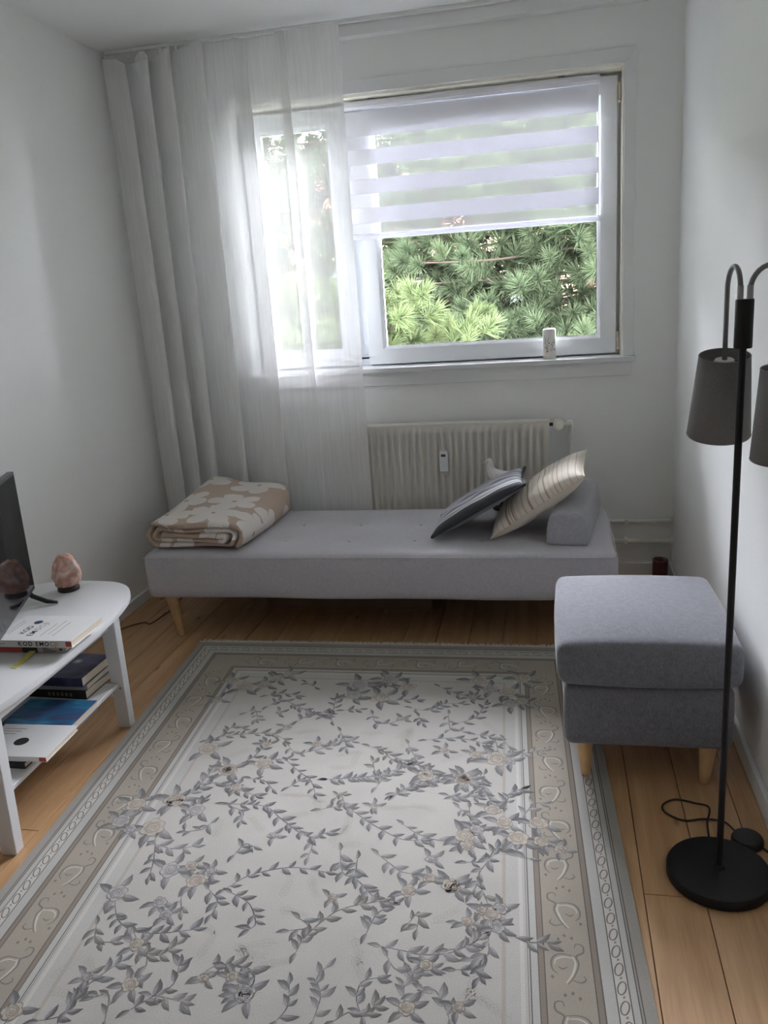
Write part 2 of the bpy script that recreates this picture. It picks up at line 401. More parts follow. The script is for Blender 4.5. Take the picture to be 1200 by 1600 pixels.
def mk_boughs(root_fn, tips, sag=.12):
    bs = []
    for tp in tips:
        rt_ = root_fn(tp); a = Vector(rt_); b_ = Vector(tp); mid = a.lerp(b_, .55)+Vector((rnd.uniform(-.1,.1), rnd.uniform(-.1,.1), -sag))
        bs.append((a, mid, b_))
    return bs
def tufts_on(bs, per, spread):
    out = []
    for a, mid, b_ in bs:
        pts = smoothpath([a, mid, b_], 12)
        for k in range(per):
            t = 1-(k/per)**1.2*.75 if k else 1.0
            i = min(int(t*(len(pts)-1)), len(pts)-2); base = pts[i+1] if k == 0 else pts[i]
            d = (pts[i+1]-pts[i]).normalized()
            off = Vector((rnd.gauss(0,1), rnd.gauss(0,1), rnd.gauss(.15,.8)))*spread*(.25 if k == 0 else 1)
            dd = (d*.6+off.normalized()*.7+Vector((0,-.25,.55))).normalized()
            out.append((base+off, dd))
    return out
# near bright pine, lower left of the view
tipsA = [(rnd.uniform(-2.9,-.55), rnd.uniform(2.3,3.0), rnd.uniform(.2,1.45)) for i in range(44)]
tipsA = [(x_, y_, z_ if x_ < -1.0 else min(z_, 1.15)) for x_, y_, z_ in tipsA]+[(-.2+.4*i/4, 2.7, .55+.12*(i % 2)) for i in range(5)]
bA = mk_boughs(lambda t: (-1.75+.15*rnd.uniform(-1,1), 3.35, min(t[2]-.1, 1.2)*.9-.1), tipsA)
pine('pine_tree', 'bright green young pine filling the lower half of the window', (-1.75, 3.35, -6.0), tufts_on(bA, 12, .13), nd_l, 3, 7.3, .09, bA, [], .12)
# darker old pine behind, up to the blind and beyond
tipsB = [(rnd.uniform(-4.2,1.5), rnd.uniform(3.6,5.0), rnd.uniform(-.2,3.2)) for i in range(190)]
bB = mk_boughs(lambda t: (.35+.2*rnd.uniform(-1,1), 4.9, min(t[2]+.1, 3.3)), tipsB, .05)
tB = tufts_on(bB, 14, .19); rnd.shuffle(tB); tB.sort(key=lambda q: q[0].y)
pine('pine_tree', 'dark green older pine rising behind the bright one', (.35, 4.9, -6.0), tB, nd_d, 7, 9.6, .16, bB, [(Vector((rnd.uniform(-4.5,2.0), rnd.uniform(4.6,5.8), rnd.uniform(-.4,3.15))), Vector((rnd.uniform(-1,1), rnd.uniform(-1,.3), rnd.uniform(-.2,1))).normalized()) for i in range(900)], .14)
# ------------------------------------------------------------------ roller blind on the right sash
bl = thing('roller_blind', 'white day-and-night roller blind half lowered over the window', 'blind', (-.348, .06, 2.19))
bw = .558
zs = [2.165, 2.062, 2.007, 1.942, 1.882, 1.818, 1.759, 1.691, 1.645]
prof = [(-.012+.0, -.018), (-.02, -.008), (-.02, .006), (-.012, .016), (.006, .018), (.01, .012), (.01, -.018)]
MB().rings([[(sx*bw, p[0], p[1]) for p in prof] for sx in (-1, 1)]).build('cassette', mat('blind_cassette', (.80,.80,.86), .4), bl, auto=35)
for i in range(8):
    z1, z0 = zs[i]-2.19, zs[i+1]-2.19
    if i % 2 == 0:
        BX(-bw+.006, bw-.006, -.0015, .0005, z0, z1).build('fabric_band', band_f, bl)
    else:
        MB().grid(1, 1, lambda u, v: (-bw+.006+u*(2*bw-.012), -.0005, z0+v*(z1-z0))).build('net_band', net_f, bl)
MB().tube([(-bw, 0, 1.632-2.19), (bw, 0, 1.632-2.19)], .0125, 16).build('bottom_bar', sheer('blind_bar', (.9,.9,.95), 0, .25), bl, auto=50)
for sx in (-1, 1):
    MB().tube([(sx*bw, 0, 1.632-2.19), (sx*(bw+.008), 0, 1.632-2.19)], .014, 16).build('end_cap', pvc, bl, auto=50)
for px_ in (-.43, .40):
    BX(px_-.012, px_+.012, -.006, .03, .016, .024).build('bracket', mat('bracket_grey', (.35,.36,.38), .5), bl, bevel=.002)
for k in (0, 1):
    MB().tube(smoothpath([(bw-.008, -.012-.012*k, -.01), (bw-.006, -.014-.012*k, -.5), (bw-.003, -.016-.008*k, -.98)], 6), .0016, 6).build('cord', pvc, bl)

# ------------------------------------------------------------------ curtain
cu = thing('curtain', 'sheer white floor-length curtain drawn over the left window', 'curtain', (-1.39, -.13, 2.47))
ctrl = []   # plan view (x, y) folds: gathered on the left, flat on the right
def fold(x0, back, front, dep): return [(x0+front*.6, -dep*.55), (x0+front, -dep*.3), (x0+front*.2, dep*.3), (x0-back, dep*1.1), (x0-back*.3, dep*1.5)]
ctrl += [(-1.945, .02)]
for x0, bk, fr, dep in ((-1.865,.035,.045,.055), (-1.765,.045,.045,.06), (-1.66,.05,.045,.06), (-1.50,.04,.035,.045), (-1.305,.03,.03,.02), (-1.12,.018,.02,.014)):
    ctrl += fold(x0, bk, fr, dep)
ctrl += [(-1.03, .006), (-.94, -.004), (-.86, .004)]
cx = [Vector((a, b, 0)) for a, b in ctrl]
plan = smoothpath(cx, 6); NP = len(plan)
ZT, ZB, NZ = 2.478, .03, 46
rc = random.Random(4)
vs = []
for j in range(NZ+1):
    t = j/NZ; z = ZT+(ZB-ZT)*t
    for i, p in enumerate(plan):
        s = i/(NP-1)
        wob = .012*math.sin(s*23+t*2.2)+.008*math.sin(s*51-t*3)
        drift = .022*math.sin(s*9+1)*(t-.2)*(1-s)
        y = p.y*(.75+.5*t)+wob*.4*(.3+t)*(1 if s < .8 else .4)
        xx = p.x+drift
        zz = z
        if t < .12:                       # hooks: the header sags between hooks on the gathered side
            k = (1-t/.12)
            if s < .86: zz -= k*(.035*abs(math.sin(s*26))**1.5*(1-s)*1.6+.015*(1-s)**3)
            y += k*.012*math.sin(s*70)*(1-s)
        xx = max(xx, -1.955)
        vs.append((xx+1.39, max(-.032, min(.058+.035*max(0, min(1, (-1.42-xx)/.1)), y)), zz-2.47))
fs = [(j*NP+i, j*NP+i+1, (j+1)*NP+i+1, (j+1)*NP+i) for j in range(NZ) for i in range(NP-1)]
MB().add(vs, fs).build('panel', voile, cu, smooth=True)
hd = [(v[0], v[1]+.0025, v[2]) for v in vs[:3*NP]]
MB().add(hd, [(j*NP+i, j*NP+i+1, (j+1)*NP+i+1, (j+1)*NP+i) for j in range(2) for i in range(NP-1)]).build('header_tape', voile2, cu, smooth=True)
he = [vs[j*NP+NP-1] for j in range(NZ+1)]
MB().add([(p[0]-.012*k, p[1]+.002, p[2]) for p in he for k in (0, 1)], [(2*j, 2*j+1, 2*j+3, 2*j+2) for j in range(NZ)]).build('side_hem', voile2, cu, smooth=True)
rl = thing('curtain_rail', 'slim white curtain rail under the ceiling', 'curtain rail', (-.71, -.0735, 2.49))
BX(-1.24, 1.23, -.012, .012, -.004, .0095).build('track', trim_m, rl, bevel=.002)
for k in range(14):
    xk = -1.2+k*.075
    MB().tube([(xk, -.004, -.004), (xk, -.004, -.024)], .003, 6).build('glider', pvc, rl)

# ------------------------------------------------------------------ radiator and pipes
rd = thing('radiator', 'cream ribbed panel radiator under the window', 'radiator', (-.49, -.03, .15))
rx0, rx1, rz0, rz1 = -.475, .471, 0, .62
nr = 28; pitch = (rx1-rx0)/nr
prof = []
for k in range(nr):
    a = rx0+k*pitch
    prof += [(a+pitch*.12, -.056), (a+pitch*.26, -.071), (a+pitch*.62, -.071), (a+pitch*.76, -.056)]
prof = [(rx0, -.071), (rx0+.004, -.071)]+prof[1:-1]+[(rx1-.004, -.071), (rx1, -.071)]
zl = [rz0, rz0+.03, rz0+.045, rz1-.05, rz1-.035, rz1]
vs = []
for z in zl:
    flat = z in (zl[0], zl[1], zl[4], zl[5])
    for x_, y_ in prof: vs.append((x_, -.071 if flat else y_, z))
n = len(prof)
mb = MB().add(vs, [(j*n+i, j*n+i+1, (j+1)*n+i+1, (j+1)*n+i) for j in range(5) for i in range(n-1)])
mb.build('front_panel', enamel, rd, auto=60)
BX(rx0+.002, rx1-.002, -.048, -.012, rz0+.004, rz1-.004).build('body', enamel, rd, bevel=.003)
BX(rx0-.002, rx1+.002, -.073, -.010, rz1-.006, rz1+.004).build('top_grille', enamel, rd, bevel=.002)
mt = BX(-.035, .004, -.095, -.0715, .40, .497).build('heat_meter', mat('meter_plastic', (.80,.82,.85), .35), rd, bevel=.004, loc=(0,0,0))
BX(-.026, -.005, -.0965, -.0945, .472, .484).build('display', mat('meter_display', (.05,.06,.06), .3), mt)
BX(-.02, -.008, -.09, -.073, .385, .40).build('seal', pvc, mt)
MB().tube([(rx1-.002, -.045, .60), (rx1+.028, -.045, .60)], .008, 12).build('valve_stem', mat('valve_dark', (.06,.06,.06), .4, metal=.5), rd, auto=50)
kn = MB().lathe([(.0,-.03),(.021,-.03),(.0255,-.024),(.026,.0),(.0245,.02),(.012,.024),(0,.024)], seg=24)
kn.build('thermostat_knob', mat('knob_white', (.78,.76,.70), .4), rd, auto=40, loc=(.513, -.068, .603), rot=(R(90),0,0))
MB().lathe([(0,0),(.016,0),(.0165,.003),(.012,.004),(0,.004)], seg=20).build('knob_face', pvc_old, rd, auto=40, loc=(.513, -.0985, .603), rot=(R(90),0,0))
MB().tube(smoothpath([(.52,-.045,.60),(.545,-.042,.602),(.563,-.03,.598),(.568,-.02,.58),(.568,-.016,.30),(.568,-.016,.122)], 5), .0105, 12).build('supply_pipe', pipe_m, rd, smooth=True)
MB().tube([(.548,-.035,.602),(.569,-.03,.600)], .0155, 12).build('elbow', pipe_m, rd, auto=50)
for z, x0, lab in ((.272, .079, 'upper white heating pipe along the wall behind the footstool'), (.176, -.05, 'lower white heating pipe along the wall behind the footstool')):
    hp = thing('heating_pipe', lab, 'pipe', (.3, -.03, z), group='heating pipes in the corner')
    MB().tube([(x0-.3, 0, 0), (XR-.3, 0, 0)], .0105, 14).build('pipe', pipe_m, hp, auto=50)
    MB().tube([(XR-.3-.012, 0, 0), (XR-.3, 0, 0)], .019, 16).build('wall_collar', pipe_m, hp, auto=50)
    BX(.02, .035, -.013, .03, -.013, .013).build('clip', pipe_m, hp, bevel=.002)

# ------------------------------------------------------------------ daybed
db = thing('daybed', 'light grey upholstered daybed with button-tufted top and wooden legs', 'daybed', (-.737, -.512, 0))
mb = rounded((1.935, .69, .195), .028, subdiv=(96, 36, 10))
btn = [(-1.40,-.41),(-1.12,-.41),(-.85,-.42),(-.58,-.42),(-.30,-.41),(-.03,-.41),(-1.40,-.66),(-1.13,-.65),(-.85,-.66),(-.57,-.655),(-.29,-.66),(-.02,-.66)]
btn = [(a+.737, b+.512) for a, b in btn]
out = []
for x_, y_, z_ in mb.v:
    if z_ > .05:
        d = sum(math.exp(-((x_-a)**2+(y_-b)**2)/(2*.024**2))*.006+math.exp(-((x_-a)**2+(y_-b)**2)/(2*.075**2))*.009 for a, b in btn)
        ex = max(0, 1-(abs(x_)/.967)**6)*max(0, 1-(abs(y_)/.35)**6)
        z_ += .007*ex - d*(z_-.05)/.0475
    if y_ < -.30: z_ += .0018*math.sin(x_*9)*(1 if z_ < -.05 else .3); y_ -= .006*math.cos(z_*14)*max(0, 1-abs(x_))
    if abs(x_) > .94: x_ += .004*math.sin(y_*12)
    out.append((x_, y_, z_))
mb.v = out
bd = mb.build('mattress', bed_f, db, smooth=True, loc=(0, 0, .288))
for a, b in btn:
    MB().lathe([(0,.003),(.004,.0022),(.006,0),(.005,-.002)], seg=14).build('button', bed_f, db, smooth=True, loc=(a, b, .3798))
for sx in (-1, 1):
    pts = [(-.955,-.353,.374),(-.5,-.357,.3755),(0,-.357,.376),(.5,-.357,.3755),(.955,-.353,.374)] if sx < 0 else [(.962,-.34,.374),(.966,0,.376),(.962,.34,.374)]
    MB().tube(smoothpath(pts, 6), .0028, 6).build('piping', bed_f, db, smooth=True)
BX(-.88, .88, -.25, .25, .178, .20).build('base_frame', mat('dark_lining', (.05,.05,.05), .9), db, bevel=.004)
for sx, sy in ((-1,-1),(1,-1),(-1,1),(1,1)):
    # tapered round leg leaning slightly
    f = Vector((sx*.86, sy*.285, 0)); tpp = Vector((sx*.89, sy*.275, .192))
    MB().tube([f, f+Vector((0,0,.004)), f.lerp(tpp, .3), tpp], [.0125, .0145, .018, .027], 18).build('leg', wood, db, auto=50)

# bolster
bo = thing('bolster', 'light grey bolster lying across the end of the daybed', 'bolster', (.085, -.475, .3925), (0, 0, R(-8)))
pr = [(-.078,.008),(-.07,0),(.0,-.003),(.068,0),(.079,.01),(.074,.06),(.063,.105),(.05,.12),(.0,.127),(-.05,.122),(-.066,.108),(-.076,.06)]
pr = [(p.x, p.y) for p in smoothpath([Vector((a, b, 0)) for a, b in pr+[pr[0]]], 3)][:-1]
rings = []
for y_, s in ((-.287,.72),(-.288,.9),(-.284,.97),(-.276,1.0),(-.15,1.015),(0,1.01),(.15,1.015),(.27,1.0),(.28,.95),(.282,.7)):
    rings.append([(a*s, y_, .06+(b-.06)*s) for a, b in pr])
MB().rings(rings).build('cover', bol_f, bo, smooth=True)
sm = [(a*.985, -.283, .06+(b-.06)*.985) for a, b in pr]
MB().tube([Vector(p) for p in sm+[sm[0]]], .0022, 6, caps=False).build('piping', bol_f, bo, smooth=True)

# ------------------------------------------------------------------ cushions
def stripes(name, base, cols, axis='X', scale=1.0, period=None):
    """woven stripes across a local axis: cols = [(start, width, colour)] in metres"""
    M = mat(name, base, .9, bump=(700,.35), sheen=.15); nt, N, L, b = nodes(M)
    tc = N.new('ShaderNodeTexCoord'); sp = N.new('ShaderNodeSeparateXYZ'); L.new(tc.outputs['Object'], sp.inputs[0])
    c = sp.outputs[axis]; col = base
    for st, w_, cc in cols:
        k = mth(nt, 'MULTIPLY', mth(nt, 'GREATER_THAN', c, st), mth(nt, 'LESS_THAN', c, st+w_))
        col = mixc(nt, k, col, cc)
    return M, col
def two_sided(M, front, back):
    nt, N, L, b = nodes(M)
    tc = N.new('ShaderNodeTexCoord'); sp = N.new('ShaderNodeSeparateXYZ'); L.new(tc.outputs['Object'], sp.inputs[0])
    L.new(mixc(nt, mth(nt, 'GREATER_THAN', sp.outputs['Z'], .002), back, front), b.inputs['Base Color'])
def pillow(name, lab, M, loc, rot, sx, sy, th, seed, under=.5, pinch=.10):
    t = thing(name, lab, 'cushion', loc, rot, group='scatter cushions on the daybed')
    n = 30; r_ = random.Random(seed); mb = MB()
    def pt(u, v, s):
        a, b = u*2-1, v*2-1
        k = ((1-abs(a)**2.6)*(1-abs(b)**2.6))
        z = s*th/2*max(k, 0)**.46*(1 if s > 0 else under)
        pinx = 1-pinch*(1-b*b)*.55*abs(a)**2; piny = 1-pinch*(1-a*a)*.55*abs(b)**2
        z += .004*math.sin(a*9+seed)*math.cos(b*7)*k
        return (a*sx/2*pinx, b*sy/2*piny, z)
    mb.grid(n, n, lambda u, v: pt(u, v, 1)); mb.grid(n, n, lambda u, v: pt(u, v, -1))
    o = mb.build('cover', M, t, smooth=True)
    bm = bmesh.new(); bm.from_mesh(o.data); bmesh.ops.remove_doubles(bm, verts=bm.verts, dist=.0006); bmesh.ops.recalc_face_normals(bm, faces=bm.faces); bm.to_mesh(o.data); bm.free()
    edge = [pt(i/24, 0, 1) for i in range(24)]+[pt(1, i/24, 1) for i in range(24)]+[pt(1-i/24, 1, 1) for i in range(24)]+[pt(0, 1-i/24, 1) for i in range(25)]
    return t, edge
lav, dk = (.52,.52,.60), (.035,.037,.045)
Ms, c_ = stripes('slate_stripe_cloth', (.24,.245,.275), [(-.20,.045,(.05,.052,.06)),(-.155,.012,(.60,.59,.62)),(-.143,.008,(.16,.16,.18)),(-.135,.02,(.62,.61,.64)),(-.115,.012,(.20,.2,.23)),(-.085,.035,lav),(-.05,.012,(.17,.17,.19)),(-.02,.035,lav),(.03,.014,(.6,.6,.66)),(.06,.03,(.30,.30,.36)),(.10,.035,lav),(.15,.02,(.17,.17,.2))], 'Y')
two_sided(Ms, c_, (.16,.165,.175))
t1, e1 = pillow('cushion', 'slate grey cushion with lavender and white stripes', Ms, (-.306, -.51, .508), (R(-3), R(-29), R(3)), .43, .40, .092, 3, .75)
MB().tube([Vector(p) for p in e1], .006, 6).build('piping', mat('black_piping', dk, .85), t1, smooth=True)
cr = [(-.21+i*.024+.006*math.sin(i*7), .002+.004*abs(math.sin(i*3.3)), (.56,.43,.34) if i % 3 else (.66,.56,.47)) for i in range(18)]
Mc, c2_ = stripes('cream_stripe_cloth', (.74,.68,.60), cr+[(-.02,.009,(.44,.29,.21)),(.06,.007,(.48,.34,.26)),(-.13,.009,(.45,.30,.22)),(-.10,.005,(.40,.26,.2))], 'X')
two_sided(Mc, c2_, (.72,.65,.55))
t2, e2 = pillow('cushion', 'cream cushion with fine brown stripes leaning on the bolster', Mc, (-.058, -.50, .535), (R(3), R(-35), R(-5)), .45, .42, .12, 8, .95)
MB().tube([Vector(p) for p in e2], .0028, 6).build('seam', Mc, t2, smooth=True)
# ------------------------------------------------------------------ rug
RQ = [Vector((-1.476,-.885,0)), Vector((.10,-.87,0)), Vector((.215,-3.2,0)), Vector((-1.316,-3.2,0))]
def rugp(u, v, z=0):
    a, b = u/1.6, v/2.3
    p = ((RQ[0]*(1-a)+RQ[1]*a)*(1-b)+(RQ[3]*(1-a)+RQ[2]*a)*b)
    return (p.x, p.y, z+.0085)
rg = thing('rug', 'large ivory and taupe floral rug with bordered edges', 'rug', (0, 0, 0))
def rugmat():
    M = bpy.data.materials.new('rug_pile'); M.use_nodes = True; nt, N, L, b = nodes(M)
    b.inputs['Roughness'].default_value = .95; b.inputs['Specular IOR Level'].default_value = .15; b.inputs['Sheen Weight'].default_value = .1
    at = N.new('ShaderNodeAttribute'); at.attribute_name = 'Col'
    tc = N.new('ShaderNodeTexCoord'); n = N.new('ShaderNodeTexNoise'); n.inputs['Scale'].default_value = 350; n.inputs['Detail'].default_value = 3
    L.new(tc.outputs['Object'], n.inputs['Vector'])
    n2 = N.new('ShaderNodeTexNoise'); n2.inputs['Scale'].default_value = 7; n2.inputs['Detail'].default_value = 5; L.new(tc.outputs['Object'], n2.inputs['Vector'])
    hv = N.new('ShaderNodeHueSaturation'); L.new(at.outputs['Color'], hv.inputs['Color'])
    L.new(mth(nt, 'ADD', mth(nt, 'ADD', mth(nt, 'MULTIPLY', n.outputs['Fac'], .5), mth(nt, 'MULTIPLY', n2.outputs['Fac'], .22)), .64), hv.inputs['Value'])
    L.new(hv.outputs['Color'], b.inputs['Base Color'])
    bp = N.new('ShaderNodeBump'); bp.inputs['Strength'].default_value = .4; bp.inputs['Distance'].default_value = .001
    L.new(n.outputs['Fac'], bp.inputs['Height']); L.new(bp.outputs['Normal'], b.inputs['Normal'])
    return M
rug_m = rugmat()
class PB:
    "flat woven figures: polygons with a colour per corner"
    def __init__(s): s.v = []; s.f = []; s.c = []
    def poly(s, pts, z, col):
        k = len(s.v); s.v += [rugp(p[0], p[1], z) for p in pts]; s.f.append(tuple(range(k, k+len(pts))))
        s.c += (col if isinstance(col, list) else [col]*len(pts))
    def stroke(s, pts, w, z, col, taper=True):
        n = len(pts); L_, R_ = [], []
        for i in range(n):
            a, b = pts[max(i-1,0)], pts[min(i+1,n-1)]; dx, dy = b[0]-a[0], b[1]-a[1]; l = math.hypot(dx, dy) or 1
            ww = w/2*((1-.6*abs(2*i/(n-1)-1)) if taper else 1)
            L_.append((pts[i][0]-dy/l*ww, pts[i][1]+dx/l*ww)); R_.append((pts[i][0]+dy/l*ww, pts[i][1]-dx/l*ww))
        for i in range(n-1): s.poly([L_[i], L_[i+1], R_[i+1], R_[i]], z, col)
    def build(s, name, parent):
        me = bpy.data.meshes.new(name); me.from_pydata(s.v, [], s.f)
        ca = me.color_attributes.new('Col', 'FLOAT_COLOR', 'CORNER')
        flat = []
        for c in s.c: flat += [c[0], c[1], c[2], 1]
        ca.data.foreach_set('color', flat); me.materials.append(rug_m); me.update()
        o = bpy.data.objects.new(name, me); COL.objects.link(o); o.parent = parent
        return o
IV = (.45,.432,.405); TP = (.35,.312,.262); DKB = (.25,.212,.178); LN = (.13,.115,.105); LT = (.445,.435,.415); OUT = (.335,.315,.285)
# slab
sl_ = MB(); nu, nv = 16, 22
tp = [Vector(rugp(1.6*i/nu, 2.3*j/nv)) for j in range(nv+1) for i in range(nu+1)]
fs = [(j*(nu+1)+i, (j+1)*(nu+1)+i, (j+1)*(nu+1)+i+1, j*(nu+1)+i+1) for j in range(nv) for i in range(nu)]
rim = [i for i in range(nu+1)]+[j*(nu+1)+nu for j in range(1, nv+1)]+[nv*(nu+1)+i for i in range(nu-1, -1, -1)]+[j*(nu+1) for j in range(nv-1, 0, -1)]
k = len(tp); tp += [Vector((tp[i].x, tp[i].y, .0006)) for i in rim]; nr_ = len(rim)
fs += [(rim[a], rim[(a+1) % nr_], k+(a+1) % nr_, k+a) for a in range(nr_)]
so = MB().add(tp, fs).build('pile', rug_m, rg, smooth=False)
ca = so.data.color_attributes.new('Col', 'FLOAT_COLOR', 'CORNER'); ca.data.foreach_set('color', [*OUT, 1]*len(so.data.loops))
bd_ = PB()
def band(d0, d1, z, col):
    U, V = 1.6, 2.3; D0 = d0; D1 = d1; seg = 14
    for side in range(4):
        for k in range(seg):
            a, b = k/seg, (k+1)/seg
            def q(t, d):
                if side == 0: return (d+(U-2*d)*t, d)
                if side == 1: return (U-d, d+(V-2*d)*t)
                if side == 2: return (U-d-(U-2*d)*t, V-d)
                return (d, V-d-(V-2*d)*t)
            bd_.poly([q(a,D0), q(b,D0), q(b,D1), q(a,D1)], z, col)
bd_.poly([(.03+0*1,.03),(1.57,.03),(1.57,2.27),(.03,2.27)], .00005, LT)
for d0, d1, c in ((.024,.0265,LN),(.030,.0325,LN),(.046,.0485,LN),(.0485,.0735,(.53,.505,.465)),(.0735,.076,LN),(.082,.100,LT),(.100,.103,LN),(.103,.114,DKB),(.114,.1165,LN),(.1165,.2165,TP),(.2165,.219,LN),(.219,.230,DKB),(.230,.232,LN),(.247,.2495,LN),(.2525,.2545,(.25,.23,.21)),(.261,.270,(.53,.51,.475)),(.301,.310,(.40,.36,.315))):
    band(d0, d1, .0001, c)
bd_.poly([(.310,.310),(1.29,.310),(1.29,1.99),(.310,1.99)], .0001, IV)
rr = random.Random(21)
# chain of oval rings
def side_pt(side, t, d):
    U, V = 1.6, 2.3
    return {0: (t, d), 1: (U-d, t), 2: (t, V-d), 3: (d, t)}[side]
for side, ln in ((0,1.6),(1,2.3),(2,1.6),(3,2.3)):
    n = int((ln-.12)/.047)
    for k in range(n):
        t = .06+(k+.5)*(ln-.12)/n
        pts = []
        for a in range(13):
            an = 2*math.pi*a/12; al = .0165*math.cos(an); ac = .0085*math.sin(an)+.004*math.cos(an)
            pts.append(side_pt(side, t+al, .061+ac))
        bd_.stroke(pts, .003, .0002, (.17,.155,.145), False)
        bd_.stroke([side_pt(side, t+.019+.003*q, .0575+.002*q) for q in range(3)], .005, .0002, (.24,.22,.2))
# acanthus scrolls along the taupe border
def scroll(side, t, fl):
    def P(a, c): return side_pt(side, t+a, .1665+c*fl)
    C1 = (.19,.175,.165); C2 = (.53,.51,.475)
    def curve(pts, w, col, z=.0002):
        q = smoothpath([Vector((a, b, 0)) for a, b in pts], 5); bd_.stroke([P(p.x, p.y) for p in q], w, z, col)
    curve([(.075,-.004),(.05,.012),(.02,.022),(0,.018),(-.012,.034),(-.03,.034),(-.034,.02),(-.022,.016)], .0045, C1)
    curve([(.072,-.008),(.05,.006),(.02,.015),(.0,.010)], .005, C2)
    curve([(.0,.018),(-.004,-.012),(.004,-.03),(.022,-.037),(.04,-.034),(.05,-.024)], .0045, C1)
    curve([(.006,.012),(.004,-.010),(.012,-.026),(.026,-.030)], .004, C2)
    curve([(.03,-.002),(.036,-.014),(.03,-.022)], .004, C1)
    curve([(.062,.004),(.068,.022),(.06,.034),(.05,.03)], .004, C1)
    for a, c in ((.058,-.036),(-.05,.012),(-.056,-.004),(-.045,-.018)):
        bd_.poly([P(a-.005,c),P(a,c+.004),P(a+.006,c+.001),P(a,c-.004)], .0002, C1)
for side, ln in ((0,1.6),(1,2.3),(2,1.6),(3,2.3)):
    n = int((ln-.4)/.155)
    for k in range(n): scroll(side, .26+(k+.5)*(ln-.48)/n-.02, 1 if k % 2 else -1)
bd_.build('border_pattern', rg)['kind'] = 'stuff'
